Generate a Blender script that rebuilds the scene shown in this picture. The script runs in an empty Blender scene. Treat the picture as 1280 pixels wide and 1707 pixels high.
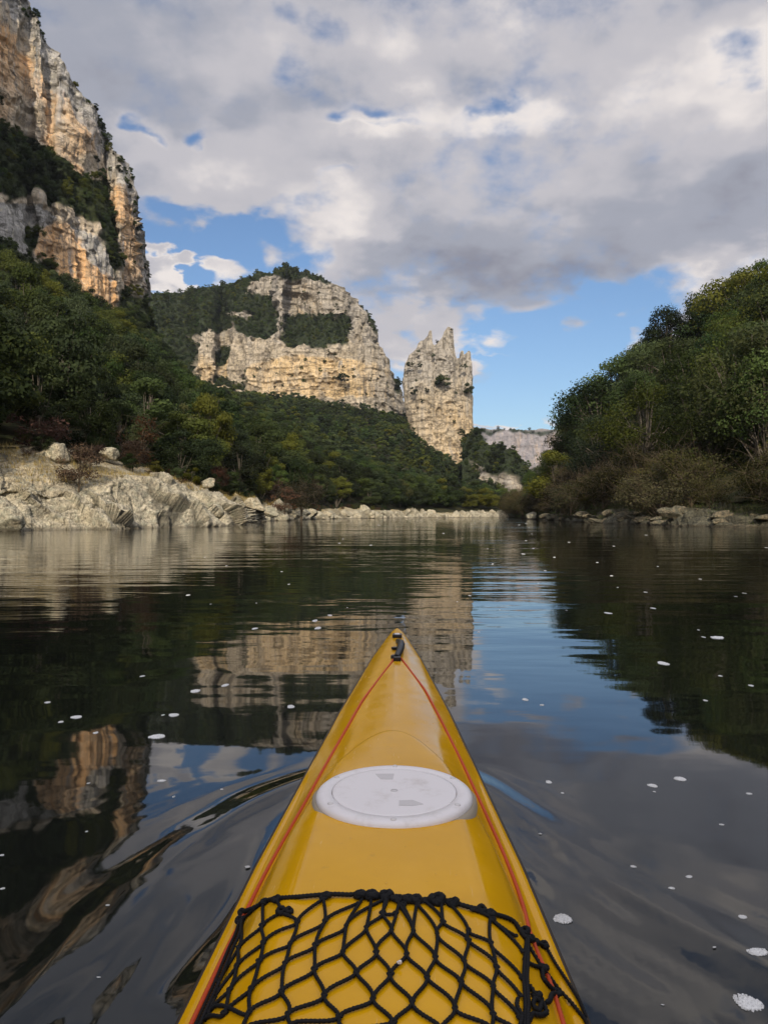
import bpy, math, random
import numpy as np
from mathutils import Vector
random.seed(7); rng = np.random.default_rng(7)
sc = bpy.context.scene
COL = sc.collection
F, CX, HY, CH = 1283.0, 640.0, 857.0, 0.80      # focal length in photo pixels, centre column, horizon row, eye height

# ------------------------------------------------------------------ camera
cam = bpy.data.cameras.new('camera'); camo = bpy.data.objects.new('camera', cam); COL.objects.link(camo)
camo.location = (0, 0, CH); camo.rotation_euler = (math.radians(90), 0, 0)
cam.sensor_fit = 'VERTICAL'; cam.sensor_height = 24.0; cam.lens = F / 1707 * 24.0
cam.shift_y = 3.5 / 1707; cam.clip_start = 0.05; cam.clip_end = 9000
sc.camera = camo

# ------------------------------------------------------------------ node helpers
def NN(nt, kind, **kw):
    n = nt.nodes.new(kind)
    for k, v in kw.items():
        if k.startswith('i_'):
            n.inputs[int(k[2:])].default_value = v
        else:
            setattr(n, k, v)
    return n
def LK(nt, a, b): nt.links.new(a, b)
def math_(nt, op, a, b=None, c=None, clamp=False):
    n = nt.nodes.new('ShaderNodeMath'); n.operation = op; n.use_clamp = clamp
    for i, v in enumerate((a, b, c)):
        if v is None: continue
        if isinstance(v, (int, float)): n.inputs[i].default_value = v
        else: nt.links.new(v, n.inputs[i])
    return n.outputs[0]
def vmath(nt, op, a, b=None, s=None):
    n = nt.nodes.new('ShaderNodeVectorMath'); n.operation = op
    for i, v in enumerate((a, b)):
        if v is None: continue
        if isinstance(v, tuple): n.inputs[i].default_value = v
        else: nt.links.new(v, n.inputs[i])
    if s is not None:
        if isinstance(s, (int, float)): n.inputs['Scale'].default_value = s
        else: nt.links.new(s, n.inputs['Scale'])
    return n.outputs['Value'] if op in ('LENGTH', 'DOT_PRODUCT') else n.outputs[0]
def noise(nt, vec, scale, detail=4, rough=0.5, lac=2.0, dist=0.0):
    n = nt.nodes.new('ShaderNodeTexNoise'); n.inputs['Scale'].default_value = scale
    n.inputs['Detail'].default_value = detail; n.inputs['Roughness'].default_value = rough
    n.inputs['Lacunarity'].default_value = lac; n.inputs['Distortion'].default_value = dist
    if vec is not None: nt.links.new(vec, n.inputs['Vector'])
    return n.outputs['Fac']
def sstep(nt, v, a, b, lo=0.0, hi=1.0, kind='SMOOTHSTEP'):
    n = nt.nodes.new('ShaderNodeMapRange'); n.interpolation_type = kind
    nt.links.new(v, n.inputs[0])
    for i, x in zip((1, 2, 3, 4), (a, b, lo, hi)): n.inputs[i].default_value = x
    return n.outputs[0]
def mixc(nt, f, a, b, mode='MIX'):
    n = nt.nodes.new('ShaderNodeMix'); n.data_type = 'RGBA'; n.blend_type = mode; n.clamp_factor = True
    if isinstance(f, (int, float)): n.inputs[0].default_value = f
    else: nt.links.new(f, n.inputs[0])
    for i, v in ((6, a), (7, b)):
        if isinstance(v, tuple): n.inputs[i].default_value = (*v[:3], 1)
        else: nt.links.new(v, n.inputs[i])
    return n.outputs[2]

# ------------------------------------------------------------------ world: daylight sky with broken cloud
SUN_AZ, SUN_EL = math.radians(181), math.radians(27)      # clockwise from +Y (down river); the sun stands behind, a little left
w = bpy.data.worlds.new('World'); sc.world = w; w.use_nodes = True
nt = w.node_tree; nt.nodes.clear()
out = NN(nt, 'ShaderNodeOutputWorld'); bg = NN(nt, 'ShaderNodeBackground'); bg.inputs[1].default_value = 0.1
LK(nt, bg.outputs[0], out.inputs[0])
sky = NN(nt, 'ShaderNodeTexSky'); sky.sky_type = 'NISHITA'; sky.sun_disc = False
sky.sun_elevation = SUN_EL; sky.sun_rotation = SUN_AZ; sky.air_density = 1.1; sky.dust_density = 0.6; sky.ozone_density = 1.4
tc = NN(nt, 'ShaderNodeTexCoord'); D = tc.outputs['Generated']
sep = NN(nt, 'ShaderNodeSeparateXYZ'); LK(nt, D, sep.inputs[0])
az = math_(nt, 'ARCTAN2', sep.outputs[0], sep.outputs[1]); el = math_(nt, 'ARCSINE', sep.outputs[2])
cmb = NN(nt, 'ShaderNodeCombineXYZ'); LK(nt, az, cmb.inputs[0]); LK(nt, el, cmb.inputs[1]); AE = cmb.outputs[0]
den = math_(nt, 'ADD', math_(nt, 'MAXIMUM', sep.outputs[2], 0.0), 0.35)
flat = vmath(nt, 'SCALE', D, s=math_(nt, 'DIVIDE', 1.0, den))       # cloud layer coordinates, denser towards the horizon
def nvec(vec, scale, detail, rough=0.55):
    n = nt.nodes.new('ShaderNodeTexNoise'); n.inputs['Scale'].default_value = scale; n.inputs['Detail'].default_value = detail
    n.inputs['Roughness'].default_value = rough; LK(nt, vec, n.inputs['Vector']); return n.outputs['Color']
wv = vmath(nt, 'ADD', vmath(nt, 'SCALE', vmath(nt, 'SUBTRACT', nvec(flat, 3.6, 3), (.5, .5, .5)), s=0.24),
           vmath(nt, 'SCALE', vmath(nt, 'SUBTRACT', nvec(flat, 14.0, 5, .5), (.5, .5, .5)), s=0.075))
AEw = vmath(nt, 'ADD', AE, wv)
def ae(px, py):
    a = math.atan((px - CX) / F); return a, math.atan((HY - py) / F * math.cos(a))
def blob(px, py, rx, ry, wgt, rot=0.0, soft=(1.5, 0.1)):
    a, e = ae(px, py)
    m = nt.nodes.new('ShaderNodeMapping'); m.vector_type = 'TEXTURE'
    m.inputs['Location'].default_value = (a, e, 0); m.inputs['Rotation'].default_value = (0, 0, math.radians(rot))
    m.inputs['Scale'].default_value = (rx / F, ry / F, 1.0); LK(nt, AEw, m.inputs['Vector'])
    return sstep(nt, vmath(nt, 'LENGTH', m.outputs[0]), soft[0], soft[1], 0.0, wgt)
def total(vals):
    t = vals[0]
    for v in vals[1:]: t = math_(nt, 'ADD', t, v)
    return t
n3 = noise(nt, flat, 26.0, 6, 0.6); n1 = noise(nt, flat, 3.2, 7, 0.5); n2 = noise(nt, flat, 9.0, 6, 0.54)
cover = total([math_(nt, 'MULTIPLY', math_(nt, 'SUBTRACT', n3, 0.5), 0.35), math_(nt, 'MULTIPLY', math_(nt, 'SUBTRACT', n1, 0.5), 0.8), math_(nt, 'MULTIPLY', math_(nt, 'SUBTRACT', n2, 0.5), 0.6),
    blob(885, 610, 175, 85, -.62, -6), blob(960, 560, 130, 60, -.45, 8), blob(860, 680, 190, 40, -.45), blob(1090, 520, 60, 55, -.3),
    blob(330, 432, 150, 34, -.60, 0), blob(440, 430, 110, 34, -.30, 10), blob(570, 335, 50, 10, -.20, 24),
    blob(245, 218, 22, 13, -.36), blob(322, 208, 22, 26, -.40, 20), blob(465, 95, 30, 44, -.24, -20), blob(543, 212, 34, 16, -.32),
    blob(605, 180, 45, 18, -.22), blob(832, 156, 42, 13, -.24, 10), blob(1240, 62, 36, 26, -.24), blob(590, 225, 130, 10, -.16), blob(540, 45, 26, 24, -.22),
    blob(292, 474, 62, 15, .8), blob(870, 706, 90, 13, .55), blob(1035, 588, 34, 20, .45), blob(860, 594, 70, 7, .4), blob(730, 560, 120, 40, .5), blob(610, 400, 110, 60, .25), blob(520, 280, 200, 60, .3), blob(300, 310, 150, 60, .4), blob(1150, 330, 150, 90, .3)])
cover = math_(nt, 'ADD', cover, 0.70)
alpha = sstep(nt, cover, 0.34, 0.78)
# relief: thicker cloud towards the light is darker below it
fl2 = vmath(nt, 'ADD', flat, (-0.05, -0.02, 0.16)); n1b = noise(nt, fl2, 3.2, 7, 0.5)
relief = math_(nt, 'MULTIPLY', math_(nt, 'SUBTRACT', n1, n1b), 1.15)
fl3 = vmath(nt, 'ADD', flat, (-0.02, 0.0, 0.05)); n2b = noise(nt, fl3, 9.0, 6, 0.54)
relief2 = math_(nt, 'MULTIPLY', math_(nt, 'SUBTRACT', n2, n2b), 0.5)
bri = total([relief, relief2, math_(nt, 'MULTIPLY', math_(nt, 'SUBTRACT', n3, 0.5), 0.12),
    blob(270, 270, 120, 80, .34), blob(420, 330, 120, 50, .18), blob(640, 225, 300, 55, .34, 6), blob(590, 380, 95, 45, .34), blob(860, 190, 90, 40, .26),
    blob(720, 560, 130, 55, .36), blob(280, 462, 90, 24, .40), blob(870, 706, 110, 24, .42), blob(1040, 585, 60, 30, .35), blob(640, 70, 70, 40, .22),
    blob(1230, 130, 140, 90, .30), blob(1150, 470, 190, 34, .26, 8), blob(860, 594, 90, 20, .3), blob(1000, 300, 200, 60, .12),
    blob(1020, 420, 330, 70, -.15, 4), blob(150, 90, 190, 130, -.20), blob(760, 450, 180, 55, -.16), blob(760, 100, 160, 50, -.12), blob(450, 150, 60, 60, -.05)])
bri = math_(nt, 'ADD', bri, sstep(nt, cover, .60, 1.15, .13, -.05))
bri = math_(nt, 'ADD', bri, 0.44, clamp=True)
cr = NN(nt, 'ShaderNodeValToRGB'); LK(nt, bri, cr.inputs[0]); cr.color_ramp.interpolation = 'EASE'
els = cr.color_ramp.elements
els[0].position = 0.05; els[0].color = (.26, .265, .32, 1)
els[1].position = 0.95; els[1].color = (.86, .80, .77, 1)
for p_, c_ in ((.35, (.37, .385, .45, 1)), (.62, (.55, .535, .57, 1))):
    e_ = els.new(p_); e_.color = c_
cl10 = vmath(nt, 'SCALE', cr.outputs[0], s=10.0)
skyt = vmath(nt, 'MULTIPLY', sky.outputs[0], (0.81, 0.96, 1.16))
# added glow: cloud brightened towards the sun, out of view, to light the deck
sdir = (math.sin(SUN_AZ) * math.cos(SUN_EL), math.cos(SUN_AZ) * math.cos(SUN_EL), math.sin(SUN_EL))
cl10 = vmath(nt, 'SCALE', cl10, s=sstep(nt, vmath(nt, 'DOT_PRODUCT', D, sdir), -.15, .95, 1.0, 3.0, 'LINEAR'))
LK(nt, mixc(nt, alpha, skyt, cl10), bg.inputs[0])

# ------------------------------------------------------------------ sun, exposure
sun = bpy.data.lights.new('sun', 'SUN'); sun.energy = 4.0; sun.angle = math.radians(0.6); sun.color = (1.0, 0.87, 0.70)
suno = bpy.data.objects.new('sun', sun); COL.objects.link(suno)
SD = Vector((math.sin(SUN_AZ) * math.cos(SUN_EL), math.cos(SUN_AZ) * math.cos(SUN_EL), math.sin(SUN_EL)))
suno.rotation_euler = SD.to_track_quat('Z', 'Y').to_euler(); suno.location = (0, -20, 90)
vs = sc.view_settings; vs.view_transform = 'Standard'; vs.look = 'None'; vs.exposure = 0.0; vs.gamma = 1.0; vs.use_curve_mapping = False
sc.cycles.max_bounces = 6; sc.cycles.diffuse_bounces = 2; sc.cycles.glossy_bounces = 3; sc.cycles.transparent_max_bounces = 4
sc.cycles.sample_clamp_indirect = 4.0; sc.cycles.caustics_reflective = False; sc.cycles.caustics_refractive = False

# ------------------------------------------------------------------ object helpers
def tag(o, label=None, cat=None, group=None, kind=None):
    if label: o['label'] = label
    if cat: o['category'] = cat
    if group: o['group'] = group
    if kind: o['kind'] = kind
    return o
def empty(name, loc=(0, 0, 0), rz=0.0):
    o = bpy.data.objects.new(name, None); o.location = loc; o.rotation_euler = (0, 0, rz); o.empty_display_size = 0.2
    COL.objects.link(o); return o
def link_mesh(name, me, mat=None, parent=None):
    o = bpy.data.objects.new(name, me)
    if mat is not None and not me.materials: me.materials.append(mat)
    o.parent = parent; COL.objects.link(o); return o
def mesh_np(name, V, Q, smooth=True, attrs=None):
    """V n x 3, Q m x k faces (k = 3 or 4)"""
    V = np.asarray(V, np.float32); Q = np.asarray(Q, np.int32); k = Q.shape[1]
    me = bpy.data.meshes.new(name)
    me.vertices.add(len(V)); me.vertices.foreach_set('co', V.ravel())
    me.loops.add(Q.size); me.loops.foreach_set('vertex_index', Q.ravel())
    me.polygons.add(len(Q)); me.polygons.foreach_set('loop_start', np.arange(0, Q.size, k, dtype=np.int32))
    me.polygons.foreach_set('loop_total', np.full(len(Q), k, np.int32))
    me.polygons.foreach_set('use_smooth', np.full(len(Q), smooth))
    for an, (kind, dat) in (attrs or {}).items():
        a = me.attributes.new(an, kind, 'POINT'); a.data.foreach_set('value', np.asarray(dat).ravel())
    me.update(calc_edges=True); me.validate(); return me
def grid_faces(nr, nc, wrap=False):
    r = np.arange(nr - 1)[:, None]; c = np.arange(nc if wrap else nc - 1)[None, :]
    c2 = (c + 1) % nc
    return np.stack([r * nc + c, r * nc + c2, (r + 1) * nc + c2, (r + 1) * nc + c], -1).reshape(-1, 4)

# vectorised value noise
def _h(i, j, k, seed):
    n = (i * 374761393 + j * 668265263 + k * 2147483647 + seed * 974711) & 0xffffffff
    n = ((n ^ (n >> 13)) * 1274126177) & 0xffffffff
    n = ((n ^ (n >> 16)) * 2246822519) & 0xffffffff
    return ((n ^ (n >> 15)) & 0xffffff) / float(0xffffff)
def vnoise(P, seed=0):
    P = np.asarray(P, float); I = np.floor(P).astype(np.int64); f = P - I; f = f * f * f * (f * (f * 6 - 15) + 10)
    r = 0
    for a in (0, 1):
        for b in (0, 1):
            for c in (0, 1):
                wgt = (f[..., 0] if a else 1 - f[..., 0]) * (f[..., 1] if b else 1 - f[..., 1]) * (f[..., 2] if c else 1 - f[..., 2])
                r = r + wgt * _h(I[..., 0] + a, I[..., 1] + b, I[..., 2] + c, seed)
    return r * 2 - 1
def fbm(P, octv=4, gain=0.5, seed=0):
    s = 0; a = 1; t = 0; P = np.asarray(P, float)
    for o in range(octv):
        s = s + a * vnoise(P * (2.03 ** o) + o * 17.3, seed + o); t += a; a *= gain
    return s / t * 1.6
def ridged(P, octv=4, gain=0.5, seed=0):
    s = 0; a = 1; t = 0; P = np.asarray(P, float)
    for o in range(octv):
        s = s + a * (1 - np.abs(vnoise(P * (2.03 ** o) + o * 11.7, seed + o)) * 2); t += a; a *= gain
    return s / t
def PW(px, py, d):
    px, py, d = np.broadcast_arrays(np.asarray(px, float), np.asarray(py, float), np.asarray(d, float))
    return np.stack([(px - CX) / F * d, d, CH + (HY - py) / F * d], -1)
def smooth(x, a, b):
    t = np.clip((x - a) / (b - a), 0, 1); return t * t * (3 - 2 * t)
def inpoly(x, y, poly):
    r = np.zeros(x.shape, bool); n = len(poly)
    for i in range(n):
        x0, y0 = poly[i]; x1, y1 = poly[(i + 1) % n]
        if y0 == y1: continue
        c = ((y0 > y) != (y1 > y)) & (x < (x1 - x0) * (y - y0) / (y1 - y0) + x0); r ^= c
    return r
def blur(A, k, axis):
    if k < 1: return A
    ker = np.hanning(2 * k + 3)[1:-1]; ker /= ker.sum()
    return np.apply_along_axis(lambda v: np.convolve(np.pad(v, k, mode='edge'), ker, 'valid'), axis, A)
def grid_normals(G):
    du = np.gradient(G, axis=1); dv = np.gradient(G, axis=0); n = np.cross(du, dv)
    n /= np.maximum(np.linalg.norm(n, axis=-1, keepdims=True), 1e-9)
    return n

# ------------------------------------------------------------------ materials
def principled(name, col=(.5, .5, .5), rough=.6, spec=.5, **kw):
    m = bpy.data.materials.new(name); m.use_nodes = True; b = m.node_tree.nodes['Principled BSDF']
    b.inputs['Base Color'].default_value = (*col, 1); b.inputs['Roughness'].default_value = rough
    b.inputs['Specular IOR Level'].default_value = spec
    for k, v in kw.items(): b.inputs[k].default_value = v
    return m, m.node_tree, b
def attr(nt, name):
    a = nt.nodes.new('ShaderNodeAttribute'); a.attribute_name = name; return a
def rock_mat(name, cream, warm, grey, dark, sc_, streak=(1, 1, .16), bump=.5, bdist=1.0, soil=(.05, .055, .025), speck=1.0, wet=False):
    m, nt, b = principled(name, rough=.92, spec=.15)
    g = NN(nt, 'ShaderNodeNewGeometry'); pos = g.outputs['Position']
    mp = NN(nt, 'ShaderNodeMapping'); mp.inputs['Scale'].default_value = streak; LK(nt, pos, mp.inputs[0]); sp = mp.outputs[0]
    big = noise(nt, pos, sc_ * .22, 5, .6); st = noise(nt, sp, sc_ * 1.6, 6, .65); md = noise(nt, pos, sc_ * 1.1, 8, .68); fn = noise(nt, pos, sc_ * 5, 6, .7)
    mp3 = NN(nt, 'ShaderNodeMapping'); mp3.inputs['Scale'].default_value = (streak[0], streak[1], streak[2] * .6); LK(nt, pos, mp3.inputs[0]); fs = noise(nt, mp3.outputs[0], sc_ * 6, 5, .7)
    wa = attr(nt, 'warm').outputs['Fac']; ga = attr(nt, 'grey').outputs['Fac']; so = attr(nt, 'soil').outputs['Fac']; pit = attr(nt, 'pit').outputs['Fac']
    c = mixc(nt, sstep(nt, md, .35, .65), cream, tuple(x * .72 for x in cream))
    c = mixc(nt, math_(nt, 'MULTIPLY', wa, sstep(nt, big, .25, .6)), c, warm)
    c = mixc(nt, math_(nt, 'MULTIPLY', sstep(nt, st, .56, .72), math_(nt, 'MULTIPLY', wa, .5)), c, tuple(x * .55 for x in warm))
    gf = math_(nt, 'MULTIPLY', sstep(nt, math_(nt, 'ADD', st, math_(nt, 'MULTIPLY', ga, .34)), .52, .70), .85)
    c = mixc(nt, gf, c, grey)
    c = mixc(nt, math_(nt, 'MULTIPLY', sstep(nt, math_(nt, 'ADD', fn, math_(nt, 'MULTIPLY', ga, .03)), .52, .63), math_(nt, 'MULTIPLY', sstep(nt, big, .38, .58), math_(nt, 'ADD', .35 * speck, math_(nt, 'MULTIPLY', sstep(nt, md, .40, .58), .5 * speck)))), c, dark)
    c = mixc(nt, math_(nt, 'MULTIPLY', sstep(nt, fn, .45, .36), .45), c, tuple(min(.75, x * 1.35) for x in cream))
    c = mixc(nt, math_(nt, 'MULTIPLY', sstep(nt, st, .42, .28), .75), c, dark)
    c = mixc(nt, math_(nt, 'MULTIPLY', sstep(nt, fs, .48, .60), math_(nt, 'ADD', math_(nt, 'MULTIPLY', ga, .35), .42)), c, tuple(x * 1.6 for x in dark))
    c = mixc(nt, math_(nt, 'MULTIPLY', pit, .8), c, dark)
    c = mixc(nt, so, c, mixc(nt, sstep(nt, fn, .4, .6), soil, tuple(x * .5 for x in soil)))
    def crack(scl, k, wdt):
        m_ = NN(nt, 'ShaderNodeMapping'); m_.inputs['Scale'].default_value = scl; LK(nt, pos, m_.inputs[0]); q_ = noise(nt, m_.outputs[0], sc_ * k, 5, .55)
        return sstep(nt, math_(nt, 'ABSOLUTE', math_(nt, 'SUBTRACT', q_, .5)), wdt, wdt * .35)
    ck = math_(nt, 'MAXIMUM', crack((.16, .16, 1), 2.2, .012), crack((1, 1, .18), 2.0, .010))
    ck = math_(nt, 'MULTIPLY', ck, math_(nt, 'SUBTRACT', .6 * speck, math_(nt, 'MULTIPLY', so, .6 * speck)))
    c = mixc(nt, ck, c, dark)
    if wet:
        zz_ = NN(nt, 'ShaderNodeSeparateXYZ'); LK(nt, pos, zz_.inputs[0]); wz = math_(nt, 'ADD', zz_.outputs[2], math_(nt, 'MULTIPLY', math_(nt, 'SUBTRACT', md, .5), .35))
        c = mixc(nt, sstep(nt, wz, .22, .02, 0, .75), c, tuple(x * .22 for x in cream))
    LK(nt, c, b.inputs['Base Color'])
    bp = NN(nt, 'ShaderNodeBump'); bp.inputs['Strength'].default_value = bump; bp.inputs['Distance'].default_value = bdist
    hh = math_(nt, 'ADD', math_(nt, 'MULTIPLY', md, 1.0), math_(nt, 'ADD', math_(nt, 'SUBTRACT', math_(nt, 'MULTIPLY', fn, .35), math_(nt, 'MULTIPLY', ck, .4)), math_(nt, 'MULTIPLY', st, .5)))
    LK(nt, hh, bp.inputs['Height']); LK(nt, bp.outputs[0], b.inputs['Normal'])
    return m
def leaf_mat(name, a, bcol, yellow=None, ycov=.0, trans=.25, hue=(.462, .505), rnd=True):
    m = bpy.data.materials.new(name); m.use_nodes = True; nt = m.node_tree; b = nt.nodes['Principled BSDF']; o = nt.nodes['Material Output']
    b.inputs['Roughness'].default_value = .75; b.inputs['Specular IOR Level'].default_value = .10
    oi = NN(nt, 'ShaderNodeObjectInfo'); t = attr(nt, 'tint').outputs['Fac']; cl = attr(nt, 'clump').outputs['Fac']
    c = mixc(nt, t, a, bcol)
    c = mixc(nt, math_(nt, 'MULTIPLY', cl, .5), c, tuple(x * .6 for x in a))
    hs = NN(nt, 'ShaderNodeHueSaturation')
    r1 = oi.outputs['Random']; r2 = math_(nt, 'FRACT', math_(nt, 'MULTIPLY', r1, 17.37)); r3 = math_(nt, 'FRACT', math_(nt, 'MULTIPLY', r1, 41.11))
    LK(nt, sstep(nt, r2, 0, 1, hue[0], hue[1], 'LINEAR'), hs.inputs['Hue']); LK(nt, sstep(nt, r3, 0, 1, .75, 1.1, 'LINEAR'), hs.inputs['Saturation'])
    LK(nt, sstep(nt, r1, 0, 1, .40, 1.5, 'LINEAR'), hs.inputs['Value']); LK(nt, c, hs.inputs['Color']); c = hs.outputs[0] if rnd else c
    if yellow: c = mixc(nt, sstep(nt, r3, 1 - ycov, 1.02 - ycov, 0, .75), c, yellow)
    LK(nt, c, b.inputs['Base Color'])
    tr = NN(nt, 'ShaderNodeBsdfTranslucent'); LK(nt, c, tr.inputs[0]); mx = NN(nt, 'ShaderNodeMixShader'); mx.inputs[0].default_value = trans
    LK(nt, b.outputs[0], mx.inputs[1]); LK(nt, tr.outputs[0], mx.inputs[2]); LK(nt, mx.outputs[0], o.inputs[0])
    return m
M_cliff = rock_mat('limestone_orange', (.62, .51, .37), (.72, .43, .20), (.38, .375, .36), (.12, .115, .10), .16, bump=.7, bdist=2.0, soil=(.035, .045, .018))
M_mid = rock_mat('limestone_pale', (.50, .425, .31), (.58, .42, .22), (.34, .31, .26), (.10, .09, .075), .11, bump=.7, bdist=2.5, soil=(.03, .04, .018))
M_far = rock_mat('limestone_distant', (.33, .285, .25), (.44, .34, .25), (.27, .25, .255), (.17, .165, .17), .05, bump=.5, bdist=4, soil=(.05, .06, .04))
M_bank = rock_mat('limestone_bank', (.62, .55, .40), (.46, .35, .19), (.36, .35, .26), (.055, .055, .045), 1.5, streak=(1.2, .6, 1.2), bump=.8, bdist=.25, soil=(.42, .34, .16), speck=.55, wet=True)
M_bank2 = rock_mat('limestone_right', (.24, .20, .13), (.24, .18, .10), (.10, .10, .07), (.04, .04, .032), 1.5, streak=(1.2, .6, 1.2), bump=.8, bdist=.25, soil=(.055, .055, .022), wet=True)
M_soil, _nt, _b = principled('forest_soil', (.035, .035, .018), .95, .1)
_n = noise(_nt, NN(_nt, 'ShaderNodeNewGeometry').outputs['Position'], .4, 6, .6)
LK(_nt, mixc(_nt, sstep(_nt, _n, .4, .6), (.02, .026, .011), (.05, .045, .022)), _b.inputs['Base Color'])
M_bark, _nt, _b = principled('bark', (.09, .075, .055), .9, .2)
_n = noise(_nt, NN(_nt, 'ShaderNodeNewGeometry').outputs['Position'], 9, 5, .6); LK(_nt, mixc(_nt, _n, (.05, .042, .03), (.16, .14, .11)), _b.inputs['Base Color'])
M_pale, _, _ = principled('pale_dead_wood', (.34, .27, .20), .85, .2)
M_twig, _, _ = principled('twig_wood', (.085, .065, .042), .85, .2)
M_oak = leaf_mat('oak_leaves', (.020, .038, .013), (.050, .080, .020), (.085, .10, .022), .14)
M_green = leaf_mat('bright_leaves', (.036, .062, .015), (.085, .122, .027), (.13, .13, .022), .2, .35, (.48, .505))
M_yellow = leaf_mat('autumn_leaves', (.062, .070, .014), (.13, .120, .024), None, 0, .35, (.488, .515))
M_mixed = leaf_mat('yellow_green_leaves', (.045, .062, .014), (.100, .115, .024), None, 0, .35, (.485, .510))
M_brown = leaf_mat('brown_leaves', (.060, .036, .020), (.12, .068, .032), None, 0, .25)
M_olive = leaf_mat('olive_brown_leaves', (.036, .042, .013), (.088, .078, .022), None, 0, .25)
M_teal = leaf_mat('blue_green_leaves', (.018, .038, .015), (.042, .074, .024), None, 0, .25)
M_grass = leaf_mat('dry_grass', (.30, .23, .08), (.46, .36, .14), None, 0, .3, rnd=False)

# ------------------------------------------------------------------ water
def axis_pts(segs):
    r = [segs[0][0]]
    for a, b, st0, st1 in segs:
        x = a; n = 0; L = b - a
        ts = []
        while x < b - 1e-6:
            t = (x - a) / L; x = min(b, x + st0 * (st1 / st0) ** t); ts.append(x)
        r += ts
    return np.array(r)
AX0, AXK = -0.0205, 0.024                                  # the kayak's axis: x = AX0 + AXK * s
SB = 2.86
def hull_hw(s):
    return np.interp(s, [-2.9, -2.5, -1.8, -1.0, -.3, .3, .82, 1.175, 1.52, 1.985, 2.54, 2.86, 2.965, 3.0, 3.012],
                     [0.0, .07, .17, .235, .255, .242, .219, .2015, .1765, .140, .083, .038, .021, .010, 0.0])
wy = axis_pts([(-140, -12, 14, 1.0), (-12, -3, 1, .05), (-3, 0, .05, .022), (0, 3.6, .018, .018), (3.6, 9, .022, .07), (9, 40, .08, .9), (40, 420, 1, 14)])
wxp = axis_pts([(0, 1.6, .018, .020), (1.6, 5, .022, .09), (5, 30, .1, 2), (30, 240, 2, 18)])
wx = np.concatenate([-wxp[::-1], wxp[1:]])
X, Y = np.meshgrid(wx, wy)
side = np.sign(X - (AX0 + AXK * Y)); ax_ = np.abs(X - (AX0 + AXK * Y))
def wake(X, Y, ax_, side):
    lag = np.clip(2.55 - Y, 0, None)                       # how far behind the bow
    front = .03 + .78 * (1 - np.exp(-lag / .8))
    seedp = np.stack([X * .9, Y * .9, side * 3.1], -1)
    wob = fbm(seedp, 2, seed=5) * .10
    ph = ax_ - front + wob
    env = np.exp(-(np.clip(ph, 0, None) / .13) ** 2) * np.exp(-(np.clip(-ph, 0, None) / .75) ** 2) * smooth(lag, 0, .3) * np.exp(-lag * .12)
    lam = .23 + .05 * lag
    h = .0085 * np.where(side > 0, .15, 1.0) * (.55 + .9 * smooth(fbm(np.stack([X * 1.6, Y * 1.6, side], -1), 2, seed=61), -.4, .5)) * env * np.cos(2 * np.pi * (ph - .03) / lam + 1.2 * fbm(seedp * 1.3, 2, seed=9))
    h += .0048 * env * fbm(np.stack([ph * 9, Y * 1.3, side], -1), 3, seed=3)
    pk = smooth(fbm(np.stack([X * 2.2, Y * 2.2, side * 2], -1), 2, seed=71), .0, .5) * np.exp(-(np.clip(ax_ - .2, 0, 9) / .55) ** 2) * smooth(lag, .1, .6)
    h += .00042 * pk * np.sin((ax_ * .82 + (Y * .57)) * 2 * np.pi / .062 + 2.5 * fbm(np.stack([X * 3, Y * 3, side], -1), 2, seed=72))
    nh = hull_hw(Y)
    h += .012 * np.exp(-np.clip(ax_ - nh, 0, 9) / .05) * smooth(lag, 0, .2) * (Y > -3)
    return h
near = np.exp(-(np.hypot(X, Y - 1.5) / 7.0) ** 2)
H = wake(X, Y, ax_, side)
H += near * .0024 * fbm(np.stack([X * .85, Y * 1.1, X * 0], -1), 2, seed=21)
H += near * .0011 * fbm(np.stack([X * 2.6 + Y * .7, Y * 3.8, X * 0 + 4], -1), 2, seed=22) * smooth(fbm(np.stack([X * .5, Y * .5, X * 0], -1), 2, seed=30), -.3, .5)
H *= smooth(np.hypot(X, Y), 60, 10)
me = mesh_np('water', np.stack([X, Y, H], -1).reshape(-1, 3), grid_faces(*X.shape))
mw, nt, b = principled('river_water', (.0075, .0085, .0065), .0, .5, IOR=1.56)
b.inputs['Roughness'].default_value = .03
g = NN(nt, 'ShaderNodeNewGeometry'); pos = g.outputs['Position']
mp = NN(nt, 'ShaderNodeMapping'); mp.inputs['Scale'].default_value = (.55, 1.25, 1); LK(nt, pos, mp.inputs[0])
mp2 = NN(nt, 'ShaderNodeMapping'); mp2.inputs['Scale'].default_value = (.30, 1.5, 1); mp2.inputs['Rotation'].default_value = (0, 0, .12); LK(nt, pos, mp2.inputs[0])
patch = sstep(nt, noise(nt, pos, .12, 3, .5), .38, .62, .35, 1.0)
sy = NN(nt, 'ShaderNodeSeparateXYZ'); LK(nt, pos, sy.inputs[0])
far = sstep(nt, sy.outputs[1], 1.6, 9.0, .25, 1.5); far2 = sstep(nt, sy.outputs[1], 14.0, 60.0, 1.0, 2.2)
h = math_(nt, 'ADD', math_(nt, 'MULTIPLY', noise(nt, mp.outputs[0], 3.2, 2, .5), .0050), math_(nt, 'MULTIPLY', noise(nt, mp2.outputs[0], .9, 2, .5), .016))
h = math_(nt, 'ADD', h, math_(nt, 'MULTIPLY', noise(nt, mp.outputs[0], 11.0, 2, .5), .0007))
h = math_(nt, 'MULTIPLY', h, math_(nt, 'MULTIPLY', math_(nt, 'MULTIPLY', patch, far), far2))
bp = NN(nt, 'ShaderNodeBump'); bp.inputs['Strength'].default_value = 1.0; bp.inputs['Distance'].default_value = 1.0
LK(nt, h, bp.inputs['Height']); LK(nt, bp.outputs[0], b.inputs['Normal'])
o = link_mesh('water', me, mw); tag(o, kind='structure')
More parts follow.
